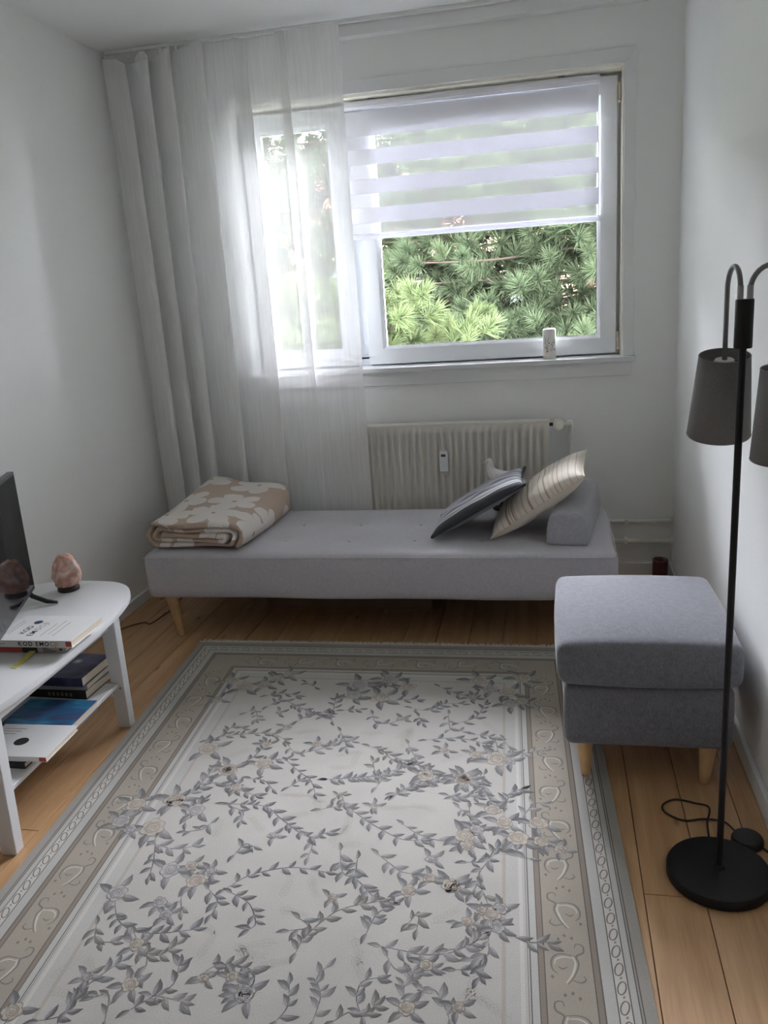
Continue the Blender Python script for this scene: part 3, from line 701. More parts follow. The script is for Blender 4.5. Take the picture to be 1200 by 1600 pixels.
STEMS='0.763,0.94 0.852,0.922 0.942,0.903 0.995,0.849|0.774,1.083 0.841,1.067 0.925,1.13 1.017,1.187 1.074,1.186|1.021,1.13 1.06,1.161 1.114,1.182 1.153,1.179|0.482,1.084 0.601,1.084 0.667,1.135 0.758,1.2 0.819,1.176|0.758,1.2 0.781,1.222 0.782,1.281|0.597,1.416 0.639,1.367 0.699,1.337 0.758,1.323 0.84,1.331|0.618,1.428 0.673,1.458 0.707,1.515 0.698,1.536|0.863,1.249 0.884,1.326 0.928,1.352 0.98,1.404 1.014,1.414|0.914,1.275 0.92,1.338|0.826,1.589 0.836,1.545 0.873,1.484 0.913,1.446 0.993,1.416|0.812,1.491 0.838,1.514 0.795,1.529|0.978,1.517 0.994,1.457 1.03,1.419|1.018,1.55 1.067,1.556 1.116,1.562 1.178,1.549 1.238,1.506|1.036,1.577 1.06,1.608 1.102,1.61 1.134,1.595|1.088,1.681 1.083,1.644 1.098,1.61|0.829,1.762 0.843,1.726 0.833,1.674|0.905,1.753 0.908,1.697 0.89,1.651 0.904,1.621|1.004,1.731 0.986,1.692 0.99,1.65 1.021,1.635|0.949,1.748 0.976,1.725 1.004,1.731 1.027,1.703|1.184,1.714 1.167,1.676 1.143,1.648 1.108,1.665|0.968,1.254 1.001,1.283 1.037,1.311 1.076,1.314|1.073,1.475 1.094,1.439 1.094,1.492|1.192,1.462 1.226,1.458 1.235,1.424|0.676,1.642 0.728,1.647 0.753,1.678 0.721,1.715|0.979,0.99 1.01,0.977 1.057,0.943 1.106,0.917|1.169,1.042 1.202,1.086 1.21,1.147|0.332,1.249 0.363,1.331 0.378,1.393|0.343,1.274 0.399,1.286 0.455,1.272|0.327,1.488 0.36,1.54 0.407,1.568 0.475,1.573 0.563,1.551|0.423,1.579 0.466,1.625 0.511,1.632 0.539,1.598|0.479,1.63 0.492,1.669 0.478,1.705|0.367,1.794 0.374,1.745 0.401,1.697 0.429,1.659|0.506,1.776 0.539,1.741 0.574,1.705 0.568,1.655|0.538,1.736 0.567,1.738 0.609,1.743|0.463,1.807 0.442,1.748 0.412,1.756|0.316,1.565 0.338,1.608 0.378,1.61|0.623,1.677 0.656,1.644 0.7,1.639 0.744,1.651 0.753,1.683|0.579,1.293 0.595,1.249 0.621,1.255|0.553,1.421 0.591,1.46 0.589,1.501|0.492,1.456 0.509,1.497|0.393,1.179 0.378,1.123 0.405,1.071|0.469,1.173 0.453,1.201 0.414,1.214|0.499,1.092 0.547,1.117 0.553,1.155|0.341,1.046 0.371,1 0.383,0.898|0.319,1.825 0.367,1.804 0.366,1.767|0.367,0.99 0.376,0.956 0.388,0.909|0.354,1.045 0.414,0.986 0.492,1.012 0.56,1.037|0.31,0.756 0.361,0.726 0.446,0.706 0.52,0.701 0.574,0.737|0.346,0.726 0.366,0.671 0.405,0.675|0.453,0.893 0.494,0.842 0.515,0.766|0.509,0.865 0.582,0.847 0.616,0.844|0.613,0.857 0.667,0.91 0.711,0.95 0.739,1.011|0.653,0.987 0.678,0.953|0.597,0.773 0.635,0.807 0.707,0.777 0.761,0.723 0.797,0.726|0.75,0.672 0.775,0.722 0.791,0.771|0.523,0.955 0.566,0.963 0.604,1.002|0.865,0.753 0.91,0.774 0.944,0.819 1.002,0.849|0.899,0.879 0.885,0.835|0.763,0.94 0.827,0.93 0.904,0.912 0.965,0.874 0.995,0.849|0.918,0.965 0.936,0.909|0.981,1.001 1.014,0.956 1.037,0.934|0.389,0.57 0.415,0.554 0.44,0.61|0.454,0.522 0.488,0.474 0.563,0.515 0.62,0.556 0.665,0.552|0.588,0.615 0.615,0.571|0.672,0.581 0.696,0.55 0.69,0.445|0.708,0.607 0.691,0.565|0.739,0.533 0.79,0.522|0.842,0.555 0.865,0.61 0.915,0.606 0.948,0.577|0.806,1.026 0.815,1.005 0.837,1.052|0.432,0.445 0.476,0.427 0.545,0.438|0.594,0.371 0.554,0.34|0.977,0.504 1.031,0.514 1.087,0.467 1.146,0.464|1.005,0.558 1.024,0.599|1.062,0.345 1.12,0.389 1.189,0.416|1.146,0.591 1.201,0.546 1.228,0.458|1.048,0.702 1.116,0.685 1.185,0.692 1.234,0.713|1.106,0.538 1.119,0.632 1.155,0.643|1.205,0.659 1.26,0.674 1.275,0.746|1.294,0.684 1.321,0.743 1.36,0.752 1.413,0.736|0.919,0.786 0.992,0.827 1.035,0.847 1.082,0.865|0.988,0.732 1.017,0.802|0.974,1.001 1.02,0.956 1.067,0.92 1.116,0.895|1.225,0.886 1.24,0.958 1.258,1.005|1.288,1.003 1.313,0.961 1.344,0.938|1.136,0.987 1.179,0.993 1.209,0.97|0.882,0.465 0.933,0.447 0.987,0.444|1.235,0.878 1.231,0.934 1.265,1.018|1.301,1.015 1.311,0.972 1.344,0.942|1.153,0.994 1.189,0.982 1.216,0.988|1.197,1.04 1.205,1.105|1.201,1.259 1.249,1.247 1.272,1.203 1.301,1.178|1.268,1.225 1.235,1.289 1.228,1.335 1.216,1.368|1.237,1.34 1.256,1.394|1.313,1.484 1.346,1.501 1.391,1.496|1.172,1.542 1.217,1.526 1.246,1.49|1.259,1.494 1.259,1.547 1.227,1.561|1.192,1.594 1.236,1.587 1.256,1.568 1.241,1.608|1.347,1.068 1.374,1.009 1.4,0.998|1.358,1.23 1.334,1.225 1.324,1.198'
ROSES='1.164,1.346,0.026 1.061,1.374,0.021 1.109,1.326,0.017 1.174,0.901,0.029 1.059,0.899,0.026 1.193,1.157,0.031 1.109,1.257,0.017 1.094,1.701,0.019 0.875,1.415,0.013 0.743,1.712,0.023 0.925,1.055,0.013 0.662,1.208,0.015 1.124,1.59,0.016 0.7,1.668,0.014 0.425,1.365,0.029 0.307,1.206,0.038 0.32,1.46,0.028 0.403,1.121,0.029 0.477,1.344,0.017 0.508,1.396,0.026 0.537,1.361,0.017 0.443,1.476,0.019 0.477,1.514,0.016 0.324,1.088,0.029 0.21,1.109,0.033 0.199,1.188,0.029 0.433,0.917,0.028 0.742,1.707,0.023 0.369,1.707,0.015 0.639,1.681,0.012 0.442,1.609,0.019 0.477,1.716,0.02 0.242,1.221,0.019 0.323,0.386,0.037 0.393,0.366,0.029 0.256,0.339,0.03 0.471,0.276,0.029 0.76,0.346,0.041 0.854,0.436,0.039 0.75,0.427,0.032 0.876,0.306,0.032 0.328,0.806,0.037 0.433,0.917,0.034 0.54,0.874,0.031 0.319,1.079,0.033 0.489,1.001,0.019 0.561,0.658,0.018 0.515,0.766,0.019 0.687,0.753,0.018 0.948,0.577,0.015 0.505,0.563,0.015 0.247,0.488,0.024 0.429,0.312,0.029 1.308,0.371,0.034 1.248,0.351,0.03 1.363,0.264,0.034 1.2,0.289,0.036 1.316,0.453,0.029 1.275,0.793,0.039 1.307,0.802,0.023 1.209,0.775,0.022 1.172,0.907,0.029 1.065,0.888,0.022 0.945,0.352,0.032 1.107,0.759,0.017 1.182,0.416,0.018 1.353,0.436,0.025 0.866,0.29,0.033 1.175,0.902,0.027 1.168,1.348,0.023 1.221,1.134,0.022 1.33,1.154,0.03 1.296,1.096,0.025 1.386,1.088,0.028 1.264,1.043,0.024 1.266,1.427,0.023 1.244,1.418,0.015 1.287,1.408,0.018 1.211,1.457,0.016 1.279,1.466,0.018 1.44,1.187,0.016 1.393,1.162,0.022 1.201,1.686,0.015 1.199,1.196,0.021'
FERNS='0.756,1.06 0.616,1.177 0.864,1.126 0.836,1.2 0.893,1.22 0.964,1.061 1.085,1.05 0.752,1.407 0.81,1.371 0.774,1.468 1.146,1.453 0.704,1.604 0.749,1.568 0.768,1.631 0.963,1.55 0.973,1.601 0.723,1.111 1.22,1.654 0.352,1.674 0.299,1.704 0.499,1.206 0.321,1.751 0.607,1.608 0.599,1.547 0.694,1.593 0.351,0.602 0.62,0.681 0.456,0.808 0.816,0.793 0.777,0.878 0.839,0.678 0.825,0.84 0.69,1.026 0.758,1.04 0.987,0.655 1.258,0.515 1.238,0.598 1.15,0.791 0.979,0.655 0.97,0.695 1.258,1.665 1.227,1.647'
fp = PB()
GR = [(.165,.16,.162), (.205,.20,.20), (.255,.245,.24), (.20,.188,.175)]
def leaf(x, y, an, l, w, z, base, tip):
    c, s = math.cos(an), math.sin(an)
    T = lambda a, b: (x+a*c-b*s, y+a*s+b*c)
    bend = .12*l
    mid = [T(0,0), T(l*.35,bend*.5), T(l*.7,bend*.4), T(l,0)]
    up_ = [T(l*.12,w*.3), T(l*.38,w*.5+bend*.5), T(l*.7,w*.36+bend*.4)]
    dn = [T(l*.12,-w*.3), T(l*.38,-w*.5+bend*.5), T(l*.7,-w*.32+bend*.4)]
    lt = tuple(q*.55+.19 for q in base)
    fp.poly([mid[0], up_[0], up_[1], up_[2], mid[3], mid[2], mid[1]], z, [base, base, base, tip, tip, base, base])
    fp.poly([mid[0], mid[1], mid[2], mid[3], dn[2], dn[1], dn[0]], z, [lt, lt, base, tip, lt, lt, lt])
    fp.stroke([mid[0], mid[1], mid[2], mid[3]], .0013, z+.00004, tip)
def spray(pts, shade=0, zl=.0003):
    q = smoothpath([Vector((a, b, 0)) for a, b in pts], 7)
    col = rr.choice(GR); dark = tuple(c*.55 for c in col)
    fp.stroke([(p.x, p.y) for p in q], .0034, zl, tuple(c*.72 for c in col))
    L_ = 0; nxt = .008; side = rr.choice((-1,1))
    for i in range(1, len(q)):
        sg = (q[i]-q[i-1]); L_ += sg.length; an = math.atan2(sg.y, sg.x)
        while L_ > nxt:
            l = rr.uniform(.030,.046); w = l*rr.uniform(.38,.50)
            leaf(q[i].x, q[i].y, an+side*rr.uniform(.5,1.0), l, w, zl+.0001+rr.random()*.00008, (lambda g_: tuple(c*g_ for c in col))(rr.uniform(.9,1.25)), dark)
            if rr.random() < .3: leaf(q[i].x, q[i].y, an-side*rr.uniform(.6,1.1), l*.8, w*.8, zl+.0001+rr.random()*.00008, col, dark)
            side = -side; nxt += rr.uniform(.018,.029)
    e = q[-1]-q[-2]; an = math.atan2(e.y, e.x); leaf(q[-1].x, q[-1].y, an, .034, .013, zl+.0002, col, dark)
    e = q[0]-q[1]; an = math.atan2(e.y, e.x); leaf(q[0].x, q[0].y, an, .034, .013, zl+.0002, col, dark)
def rose(x, y, r):
    warm = rr.random() < .6
    lt = (.45,.40,.345) if warm else (.41,.395,.385); dk_ = (.22,.19,.165) if warm else (.18,.172,.172)
    a0 = rr.random()*6
    for k in range(rr.choice((3,4,5))):                     # leaves round the bloom
        an = a0+k*2*math.pi/4.5; leaf(x+math.cos(an)*r*.6, y+math.sin(an)*r*.6, an+rr.uniform(-.4,.4), r*1.4+.014, r*.58+.007, .00052+rr.random()*.00005, rr.choice(GR), (.13,.125,.13))
    for k in range(6):
        an = a0+k*math.pi/3; R_ = r*rr.uniform(.8,1.05); pts = []
        for j in range(7):
            b = an-.62+1.24*j/6; rad = R_*(1 if 1 < j < 5 else .85); pts.append((x+math.cos(b)*rad, y+math.sin(b)*rad))
        fp.poly([(x,y)]+pts, .0006+k*.00001, [dk_]+[lt]*7)
        fp.stroke(pts, .0022, .0007, dk_)
    for k, rad in enumerate((.62,.42,.22)):
        pts = [(x+math.cos(a0+k+b*.5)*r*rad*(1+.12*math.sin(b*3)), y+math.sin(a0+k+b*.5)*r*rad*(1+.12*math.cos(b*2))) for b in range(11)]
        fp.poly(pts, .00074+k*.00003, lt if k % 2 else tuple(c*.85 for c in lt)); fp.stroke(pts, .0022, .00085, dk_)
def fern(x, y):
    c = (.41,.385,.345); an = rr.uniform(0, 6.28); bend = rr.uniform(-.5,.5); px, py = x-math.cos(an)*.03, y-math.sin(an)*.03; pts = [(px,py)]
    for k in range(8):
        an += bend/8; px += math.cos(an)*.0098; py += math.sin(an)*.0098; pts.append((px,py))
        for s in (-1,1):
            b = an+s*.85; l = .021*(1-.05*k)
            fp.stroke([(px,py),(px+math.cos(b)*l*.5,py+math.sin(b)*l*.5),(px+math.cos(b-.2*s)*l,py+math.sin(b-.2*s)*l)], .0030, .00025, c)
    fp.stroke(pts, .002, .00025, c)
def P2(s): return [tuple(float(q) for q in p.split(',')) for p in s.split()]
SP = [P2(s) for s in STEMS.split('|')]; RS = P2(ROSES); FR = P2(FERNS)
SP += [[(u, 2.3-v) for u, v in s] for s in SP if max(v for u, v in s) < .52]
RS += [(u, 2.3-v, r) for u, v, r in RS if v < .52]; FR += [(u, 2.3-v) for u, v in FR if v < .52]
for u, v in FR: fern(u, v)
for s in SP: spray(s)
for q in RS: rose(*q)
fp.build('floral_pattern', rg)['kind'] = 'stuff'
# fringe on the far end
fr = MB()
for k in range(420):
    u = 1.6*(k+.5)/420+rr.uniform(-.002,.002); p = Vector(rugp(u, 0)); p.z = .006
    d = Vector((rr.uniform(-.4,.4), 1, 0)).normalized(); l = rr.uniform(.025,.05)
    q1 = p+d*l*.5+Vector((0,0,.004)); q2 = p+d*l+Vector((rr.uniform(-.008,.008), 0, -.003)); w = .003
    for a, b in ((p,q1),(q1,q2)):
        fr.add([(a.x-w,a.y,a.z),(a.x+w,a.y,a.z),(b.x+w,b.y,b.z),(b.x-w,b.y,b.z)], [(0,1,2,3)])
fo = fr.build('fringe', mat('rug_fringe', (.60,.55,.48), .95), rg); fo['kind'] = 'stuff'
# ------------------------------------------------------------------ footstool
ot = thing('footstool', 'slate grey upholstered footstool on tapered wooden legs', 'footstool', (.243, -1.505, 0))
mb = rounded((.445, .545, .185), .022, subdiv=(24, 26, 10))
mb.v = [(x_*(1+.012*math.sin((z_+.09)*17)), y_*(1+.008*math.sin((z_+.09)*17)), z_) for x_, y_, z_ in mb.v]
mb.build('base', ott_f, ot, smooth=True, loc=(0, 0, .2175))
mb = rounded((.49, .575, .128), .031, subdiv=(30, 34, 12))
out = []
for x_, y_, z_ in mb.v:
    cx_ = 1-(abs(x_)/.245)**2.2; cy_ = 1-(abs(y_)/.2875)**2.2
    if z_ > 0: z_ += .022*max(cx_, 0)*max(cy_, 0)**.7
    else: z_ += .010*(1-max(cx_, 0)**.5)
    x_ *= 1+.012*math.cos(y_*9); y_ *= 1+.01*math.cos(x_*9)
    out.append((x_, y_, z_))
mb.v = out
mb.build('seat_cushion', ott_f, ot, smooth=True, loc=(0, 0, .372))
sm_m = mat('slate_seam', (.15,.155,.18), .9)
ring = []
for a, b in ((-1,-1),(1,-1),(1,1),(-1,1)): ring.append(Vector((a*.205, b*.252, .4335)))
for a, b in ((-.228,-.228),): pass
for sx in (-1, 1):
    MB().tube(smoothpath([(sx*.231,-.265,.414),(sx*.238,-.1,.417),(sx*.238,.1,.417),(sx*.231,.265,.414)], 6), .0014, 6).build('seam', sm_m, ot, smooth=True)
MB().tube(smoothpath([(-.225,-.277,.412),(-.1,-.281,.4155),(.1,-.281,.4155),(.225,-.277,.412)], 6), .0014, 6).build('seam', sm_m, ot, smooth=True)
for sx, sy in ((-1,-1),(1,-1),(-1,1),(1,1)):
    f = Vector((sx*.160+(-.004 if sx < 0 else 0), sy*.225, .0098 if sx < 0 else 0)); tpp = Vector((sx*.168, sy*.222, .128))
    MB().tube([f, f+Vector((0,0,.004)), f.lerp(tpp, .3), tpp], [.0115, .0135, .017, .025], 18).build('leg', wood, ot, auto=50)

# ------------------------------------------------------------------ floor lamp
lp = thing('floor_lamp', 'black two-headed floor lamp with grey fabric shades', 'floor lamp', (.37, -2.125, 0))
MB().lathe([(0,0),(.112,0),(.118,.004),(.118,.022),(.115,.027),(.108,.029),(0,.031)], seg=64).build('base', black, lp, auto=35)
MB().lathe([(.016,.03),(.013,.036),(.0078,.038)], seg=24, caps=False).build('collar', black, lp, auto=35)
MB().tube([(0,0,.03),(0,0,1.245)], .0075, 16).build('pole', black, lp, auto=50)
MB().lathe([(0,1.238),(.0165,1.238),(.0175,1.240),(.0175,1.331),(.0165,1.333),(0,1.333)], seg=28).build('hub', black, lp, auto=40)
shade_f = mat('grey_shade_fabric', (.19,.184,.184), .9, bump=(500,.3), var=(300,.12))
shade_i = mat('shade_lining', (.40,.40,.40), .9)
def head(dx, dy, ox, tilt, dz):
    s0 = Vector((ox[0], ox[1], 1.325)); e = Vector((dx, dy, 0))
    arc = [Vector((s0.x+(dx-s0.x)*(1-math.cos(q*math.pi/14))/2, s0.y+(dy-s0.y)*(1-math.cos(q*math.pi/14))/2, 1.350+.046*math.sin(q*math.pi/14))) for q in range(15)]
    pts = [s0]+arc+[Vector((dx, dy, z_)) for z_ in (1.32, 1.27, 1.212+dz)]
    MB().tube(pts, .0052, 10).build('gooseneck', steel, lp, smooth=True)
    MB().tube([s0, s0+Vector((0,0,.034))], .0062, 12).build('ferrule', mat('steel_ferrule', (.35,.35,.34), .4, metal=.6), lp, auto=50)
    so_ = MB().lathe([(.0515,.006),(.066,-.171)], seg=48, caps=False).build('shade', shade_f, lp, smooth=True, loc=(dx, dy, 1.216+dz), rot=tilt, solid=.002)
    for r_, z_ in ((.0515,.006),(.066,-.171)):
        MB().tube([(r_*math.cos(a*math.pi/24), r_*math.sin(a*math.pi/24), z_) for a in range(49)], .0016, 6, caps=False).build('rim', shade_f, so_, smooth=True)
    MB().lathe([(0,-.002),(.019,-.002),(.021,-.006),(.021,-.010),(0,-.010)], seg=28).build('disc', mat('lamp_disc', (.55,.55,.54), .4), so_, auto=40)
    for a in range(3):
        an = a*2*math.pi/3+.5
        MB().tube([(math.cos(an)*.018, math.sin(an)*.018, -.008),(math.cos(an)*.0515, math.sin(an)*.0515, -.006)], .0013, 6).build('spider', steel, so_)
    MB().lathe([(0,-.010),(.013,-.010),(.013,-.056),(.022,-.086),(.024,-.106),(.016,-.124),(0,-.128)], seg=20).build('bulb', mat('bulb_glass', (.8,.8,.78), .3), so_, smooth=True)
head(-.012, .112, (-.0085, .003), (R(12), 0, 0), -.008)
head(.068, -.088, (.0085, -.003), (R(4), R(-2), 0), -.016)
cb = [(.371,-2.008),(.377,-1.934),(.393,-1.864),(.36,-1.838),(.312,-1.826),(.277,-1.855),(.28,-1.889),(.321,-1.918),(.373,-1.907),(.42,-1.913),(.441,-1.948),(.452,-1.97)]
cbl = smoothpath([Vector((a-.37, b+2.125, .0045+(.006 if 0 < i < 3 else 0))) for i, (a, b) in enumerate(cb)], 6)
MB().tube(cbl, .0026, 8).build('cable', blackp, lp, smooth=True)
cb2 = [(.478,-2.005,.006),(.50,-2.02,.004),(.515,-2.08,.004),(.517,-2.4,.004),(.517,-3.0,.004)]
MB().tube(smoothpath([Vector((a-.37, b+2.125, c)) for a, b, c in cb2], 6), .0026, 8).build('cable', blackp, lp, smooth=True)
sw = MB().lathe([(0,0),(.036,0),(.0385,.004),(.0385,.014),(.034,.021),(.02,.0235),(0,.024)], seg=36)
sw.v = [(a, b*1.02, c) for a, b, c in sw.v]
sw.build('foot_switch', blackp, lp, auto=40, loc=(.462-.37, -1.992+2.125, 0))

# ------------------------------------------------------------------ candle
def candle_mat():
    M = mat('white_wax', (.86,.85,.82), .45); nt, N, L, b = nodes(M)
    b.inputs['Subsurface Weight'].default_value = .2; b.inputs['Subsurface Radius'].default_value = (.01,.008,.006)
    return M
cd = thing('candle', 'white pillar candle with dried flower decoration on the sill', 'candle', (-.014, .018, 1.037))
MB().lathe([(0,0),(.028,0),(.0295,.002),(.0295,.131),(.028,.134),(.020,.136),(.012,.133),(0,.132)], seg=40).build('wax', candle_mat(), cd, auto=50)
MB().tube([(0,0,.131),(.001,0,.137),(.004,0,.141)], .0009, 6).build('wick', blackp, cd)
rc = random.Random(9); pm = [mat('dry_stem', (.32,.31,.22), .8), mat('dry_leaf', (.34,.36,.31), .8), mat('dry_bloom', (.30,.15,.10), .8), mat('dry_husk', (.58,.52,.40), .8)]
for k in range(30):
    z0 = rc.uniform(.03,.085); a0 = -math.pi/2+rc.uniform(-.85,.85); an = rc.uniform(.9,2.2); l = rc.uniform(.012,.034); w = rc.uniform(.0018,.0045)
    if k > 23: an, l, w = .3, .009, .008
    def on(s, t): 
        a = a0+s/.0297; return (.0298*math.cos(a), .0298*math.sin(a), z0+t)
    c, s_ = math.cos(an), math.sin(an); pts = [(0,0),(l*.4,w/2),(l,0),(l*.4,-w/2)]
    MB().add([on(p[0]*c-p[1]*s_, p[0]*s_+p[1]*c) for p in pts], [(0,1,2,3)]).build('pressed_petal' if k > 23 else 'pressed_leaf', pm[2] if k > 23 else pm[k % 2 if k % 5 else 3], cd)

# ------------------------------------------------------------------ dove figurine
dv = thing('dove_figurine', 'white dove figurine on a dark perch behind the striped cushion', 'figurine', (-.245, -.215, .3925))
bw_ = mat('bisque_white', (.82,.80,.78), .4)
spine = [((.145,0,.100),.006,.003),((.105,0,.115),.015,.008),((.065,0,.133),.022,.020),((.03,0,.142),.028,.030),((-.005,0,.150),.029,.034),((-.028,0,.166),.024,.027),((-.036,0,.186),.018,.018),((-.038,0,.203),.0165,.016),((-.041,0,.217),.017,.0165),((-.043,0,.229),.0135,.013),((-.043,0,.236),.005,.005)]
rings = []
P_ = [Vector(s[0]) for s in spine]
for i, (p, ry, rz) in enumerate(spine):
    t = (P_[min(i+1,len(P_)-1)]-P_[max(i-1,0)]).normalized(); yv = Vector((0,1,0)); nv_ = t.cross(yv).normalized()
    rings.append([Vector(p)+yv*ry*math.cos(2*math.pi*j/20)+nv_*rz*math.sin(2*math.pi*j/20) for j in range(20)])
o = MB().rings(rings).build('body', bw_, dv, smooth=True); sb = o.modifiers.new('sub', 'SUBSURF'); sb.levels = 1; sb.render_levels = 2
for sy in (-1, 1):
    w_ = MB()
    ws = [((.14,sy*.010,.112),.003,.004),((.09,sy*.024,.132),.005,.014),((.04,sy*.031,.146),.006,.022),((.0,sy*.031,.152),.005,.020),((-.015,sy*.026,.158),.003,.008)]
    w_.rings([[Vector(p)+Vector((0,1,0))*a*math.cos(2*math.pi*j/12)+Vector((0,0,1))*b*math.sin(2*math.pi*j/12) for j in range(12)] for p, a, b in ws]).build('wing', bw_, dv, smooth=True)
    MB().lathe([(0,-.0026),(.0019,-.0018),(.0026,0),(.0019,.0018),(0,.0026)], seg=10).build('eye', mat('grey_eye', (.12,.13,.14), .2), dv, smooth=True, loc=(-.0475, sy*.0150, .220))
    MB().tube([(-.012,sy*.011,.12),(-.014,sy*.012,.10),(-.016,sy*.012,.088)], .0024, 8).build('leg', mat('dove_pink', (.62,.40,.36), .5), dv)
MB().tube([(-.054,0,.219),(-.066,0,.214),(-.073,0,.210)], [.0062,.0042,.0008], 10).build('beak', mat('dove_beak', (.72,.52,.48), .45), dv, smooth=True)
drk = mat('dark_perch', (.03,.022,.018), .6, bump=(60,.6))
MB().tube([(-.062,0,.094),(-.02,0,.083),(.03,0,.078),(.06,0,.075)], [.009,.0085,.009,.008], 10).build('perch', drk, dv, smooth=True)
MB().tube([(.01,0,.004),(.012,0,.04),(.01,0,.078)], [.012,.008,.008], 10).build('post', drk, dv, smooth=True)
MB().lathe([(0,0),(.040,0),(.042,.003),(.040,.008),(0,.009)], seg=28).build('stand', drk, dv, auto=40, loc=(.01,0,0))

# ------------------------------------------------------------------ folded blanket
def blanket_mat():
    M = mat('floral_fleece', (.60,.47,.38), .98, sheen=.4); nt, N, L, b = nodes(M)
    uv = N.new('ShaderNodeUVMap'); uv.uv_map = 'UVMap'
    vo = N.new('ShaderNodeTexVoronoi'); vo.voronoi_dimensions = '2D'; vo.inputs['Scale'].default_value = 4.6; vo.inputs['Randomness'].default_value = .55
    L.new(uv.outputs[0], vo.inputs['Vector'])
    sc = N.new('ShaderNodeVectorMath'); sc.operation = 'SUBTRACT'; L.new(uv.outputs[0], sc.inputs[0]); L.new(vo.outputs['Position'], sc.inputs[1])
    sp = N.new('ShaderNodeSeparateXYZ'); L.new(sc.outputs[0], sp.inputs[0])
    th = mth(nt, 'ARCTAN2', sp.outputs['Y'], sp.outputs['X'])
    sc2 = N.new('ShaderNodeSeparateColor'); L.new(vo.outputs['Color'], sc2.inputs[0])
    ph = mth(nt, 'MULTIPLY', sc2.outputs[0], 6.28)
    pet = mth(nt, 'ABSOLUTE', mth(nt, 'COSINE', mth(nt, 'ADD', mth(nt, 'MULTIPLY', th, 2.5), ph)))
    pet = mth(nt, 'POWER', pet, .55)
    rad = mth(nt, 'MULTIPLY', mth(nt, 'ADD', mth(nt, 'MULTIPLY', pet, .58), .50), mth(nt, 'ADD', mth(nt, 'MULTIPLY', sc2.outputs[1], .03), .098))
    ln = N.new('ShaderNodeVectorMath'); ln.operation = 'LENGTH'; L.new(sc.outputs[0], ln.inputs[0])
    n = N.new('ShaderNodeTexNoise'); n.inputs['Scale'].default_value = 45; L.new(uv.outputs[0], n.inputs['Vector'])
    dist = mth(nt, 'ADD', ln.outputs['Value'], mth(nt, 'MULTIPLY', mth(nt, 'SUBTRACT', n.outputs['Fac'], .5), .02))
    inner = mth(nt, 'LESS_THAN', dist, .010)
    fl_ = mth(nt, 'LESS_THAN', dist, rad)
    col = mixc(nt, fl_, (.56,.425,.33), (.86,.80,.75)); col = mixc(nt, inner, col, (.45,.32,.24))
    L.new(col, b.inputs['Base Color'])
    n2 = N.new('ShaderNodeTexNoise'); n2.inputs['Scale'].default_value = 380; L.new(uv.outputs[0], n2.inputs['Vector'])
    bp = N.new('ShaderNodeBump'); bp.inputs['Strength'].default_value = .9; bp.inputs['Distance'].default_value = .004
    L.new(n2.outputs['Fac'], bp.inputs['Height']); L.new(bp.outputs['Normal'], b.inputs['Normal'])
    return M
bk = thing('folded_blanket', 'beige fleece blanket with white flowers folded on the daybed', 'blanket', (-1.452, -.515, .3935), (0,0,R(-4)))
# cross-section: one sheet folded over and over (x across, z up), swept front to back
xr, xl = .195, -.2
path = []
lay = [.009, .029, .049, .069, .089]
def turn(cx_, z0, z1, sgn):
    zc, r_ = (z0+z1)/2, abs(z1-z0)/2
    return [(cx_+sgn*r_*math.sin(a*math.pi/6), zc-(z1-z0)/2*math.cos(a*math.pi/6)) for a in range(7)]
seq = [(.0490, xl+.02, xr-.05)]
path += [(xl+.03+.028*i, .049+.002*math.sin(i)) for i in range(11)]
path += turn(xr-.075, .049, .029, 1)[0:]
path += [(xr-.10-.028*i, .029) for i in range(9)]
path += [(xl+.02, .029)]+turn(xl+.02, .029, .069, -1)[1:]
path += [(xl+.05+.027*i, .069+.0015*math.sin(i*1.3)) for i in range(11)]
path += turn(xr-.055, .069, .009, 1)
path += [(xr-.085-.03*i, .009) for i in range(10)]
path += turn(xl+.012, .009, .091, -1)
path += [(xl+.04+.027*i, .091) for i in range(12)]
path += turn(xr-.045, .091, -.006, 1)[:6]
path = [(a, b+.008) for a, b in path]
cl = [Vector((a, b, 0)) for a, b in path]
NPth = len(cl); TH = .0155
L_, R_ = [], []
for i, p in enumerate(cl):
    t = (cl[min(i+1,NPth-1)]-cl[max(i-1,0)]).normalized(); nn = Vector((-t.y, t.x, 0)); 
    L_.append(p+nn*TH/2); R_.append(p-nn*TH/2)
loop = L_+R_[::-1]; nl = len(loop)
arc = [0]
for i in range(1, NPth): arc.append(arc[-1]+(cl[i]-cl[i-1]).length)
arcs = arc+arc[::-1]
NY = 22; vs = []; uvs = []
for j in range(NY+1):
    t = j/NY; y_ = -.298+.596*t
    for k, p in enumerate(loop):
        a, z_ = p.x, max(p.y, 0)
        hb = 1+(.42*t+.08)*max(0, min(1, (.28-a)/.40))+.10*t      # fuller at the back left
        z2 = z_*hb*(1+.05*math.sin(a*17+t*5))
        shr = .985 if j in (0, NY) else 1
        yy = y_*shr+.010*math.sin(a*14+z_*60)+.012*math.sin(z_*110+a*5)*(1 if t < .5 else -1)*abs(2*t-1)**3
        vs.append((a*(1-.03*t)+.012*math.sin(t*3.1+z_*20)+.01*t, yy, max(z2, 0.0005))); uvs.append((arcs[k]+.03*math.sin(t*4), y_+.9))
mb = MB().add(vs, [(j*nl+i, j*nl+(i+1) % nl, (j+1)*nl+(i+1) % nl, (j+1)*nl+i) for j in range(NY) for i in range(nl)])
for j in (0, NY):
    mb.f += [(j*nl+i, j*nl+i+1, j*nl+nl-2-i, j*nl+nl-1-i) for i in range(NPth-1)]
o = mb.build('sheet', blanket_mat(), bk, smooth=True)
ul = o.data.uv_layers.new(name='UVMap')
for lp_ in o.data.loops: ul.data[lp_.index].uv = uvs[lp_.vertex_index]
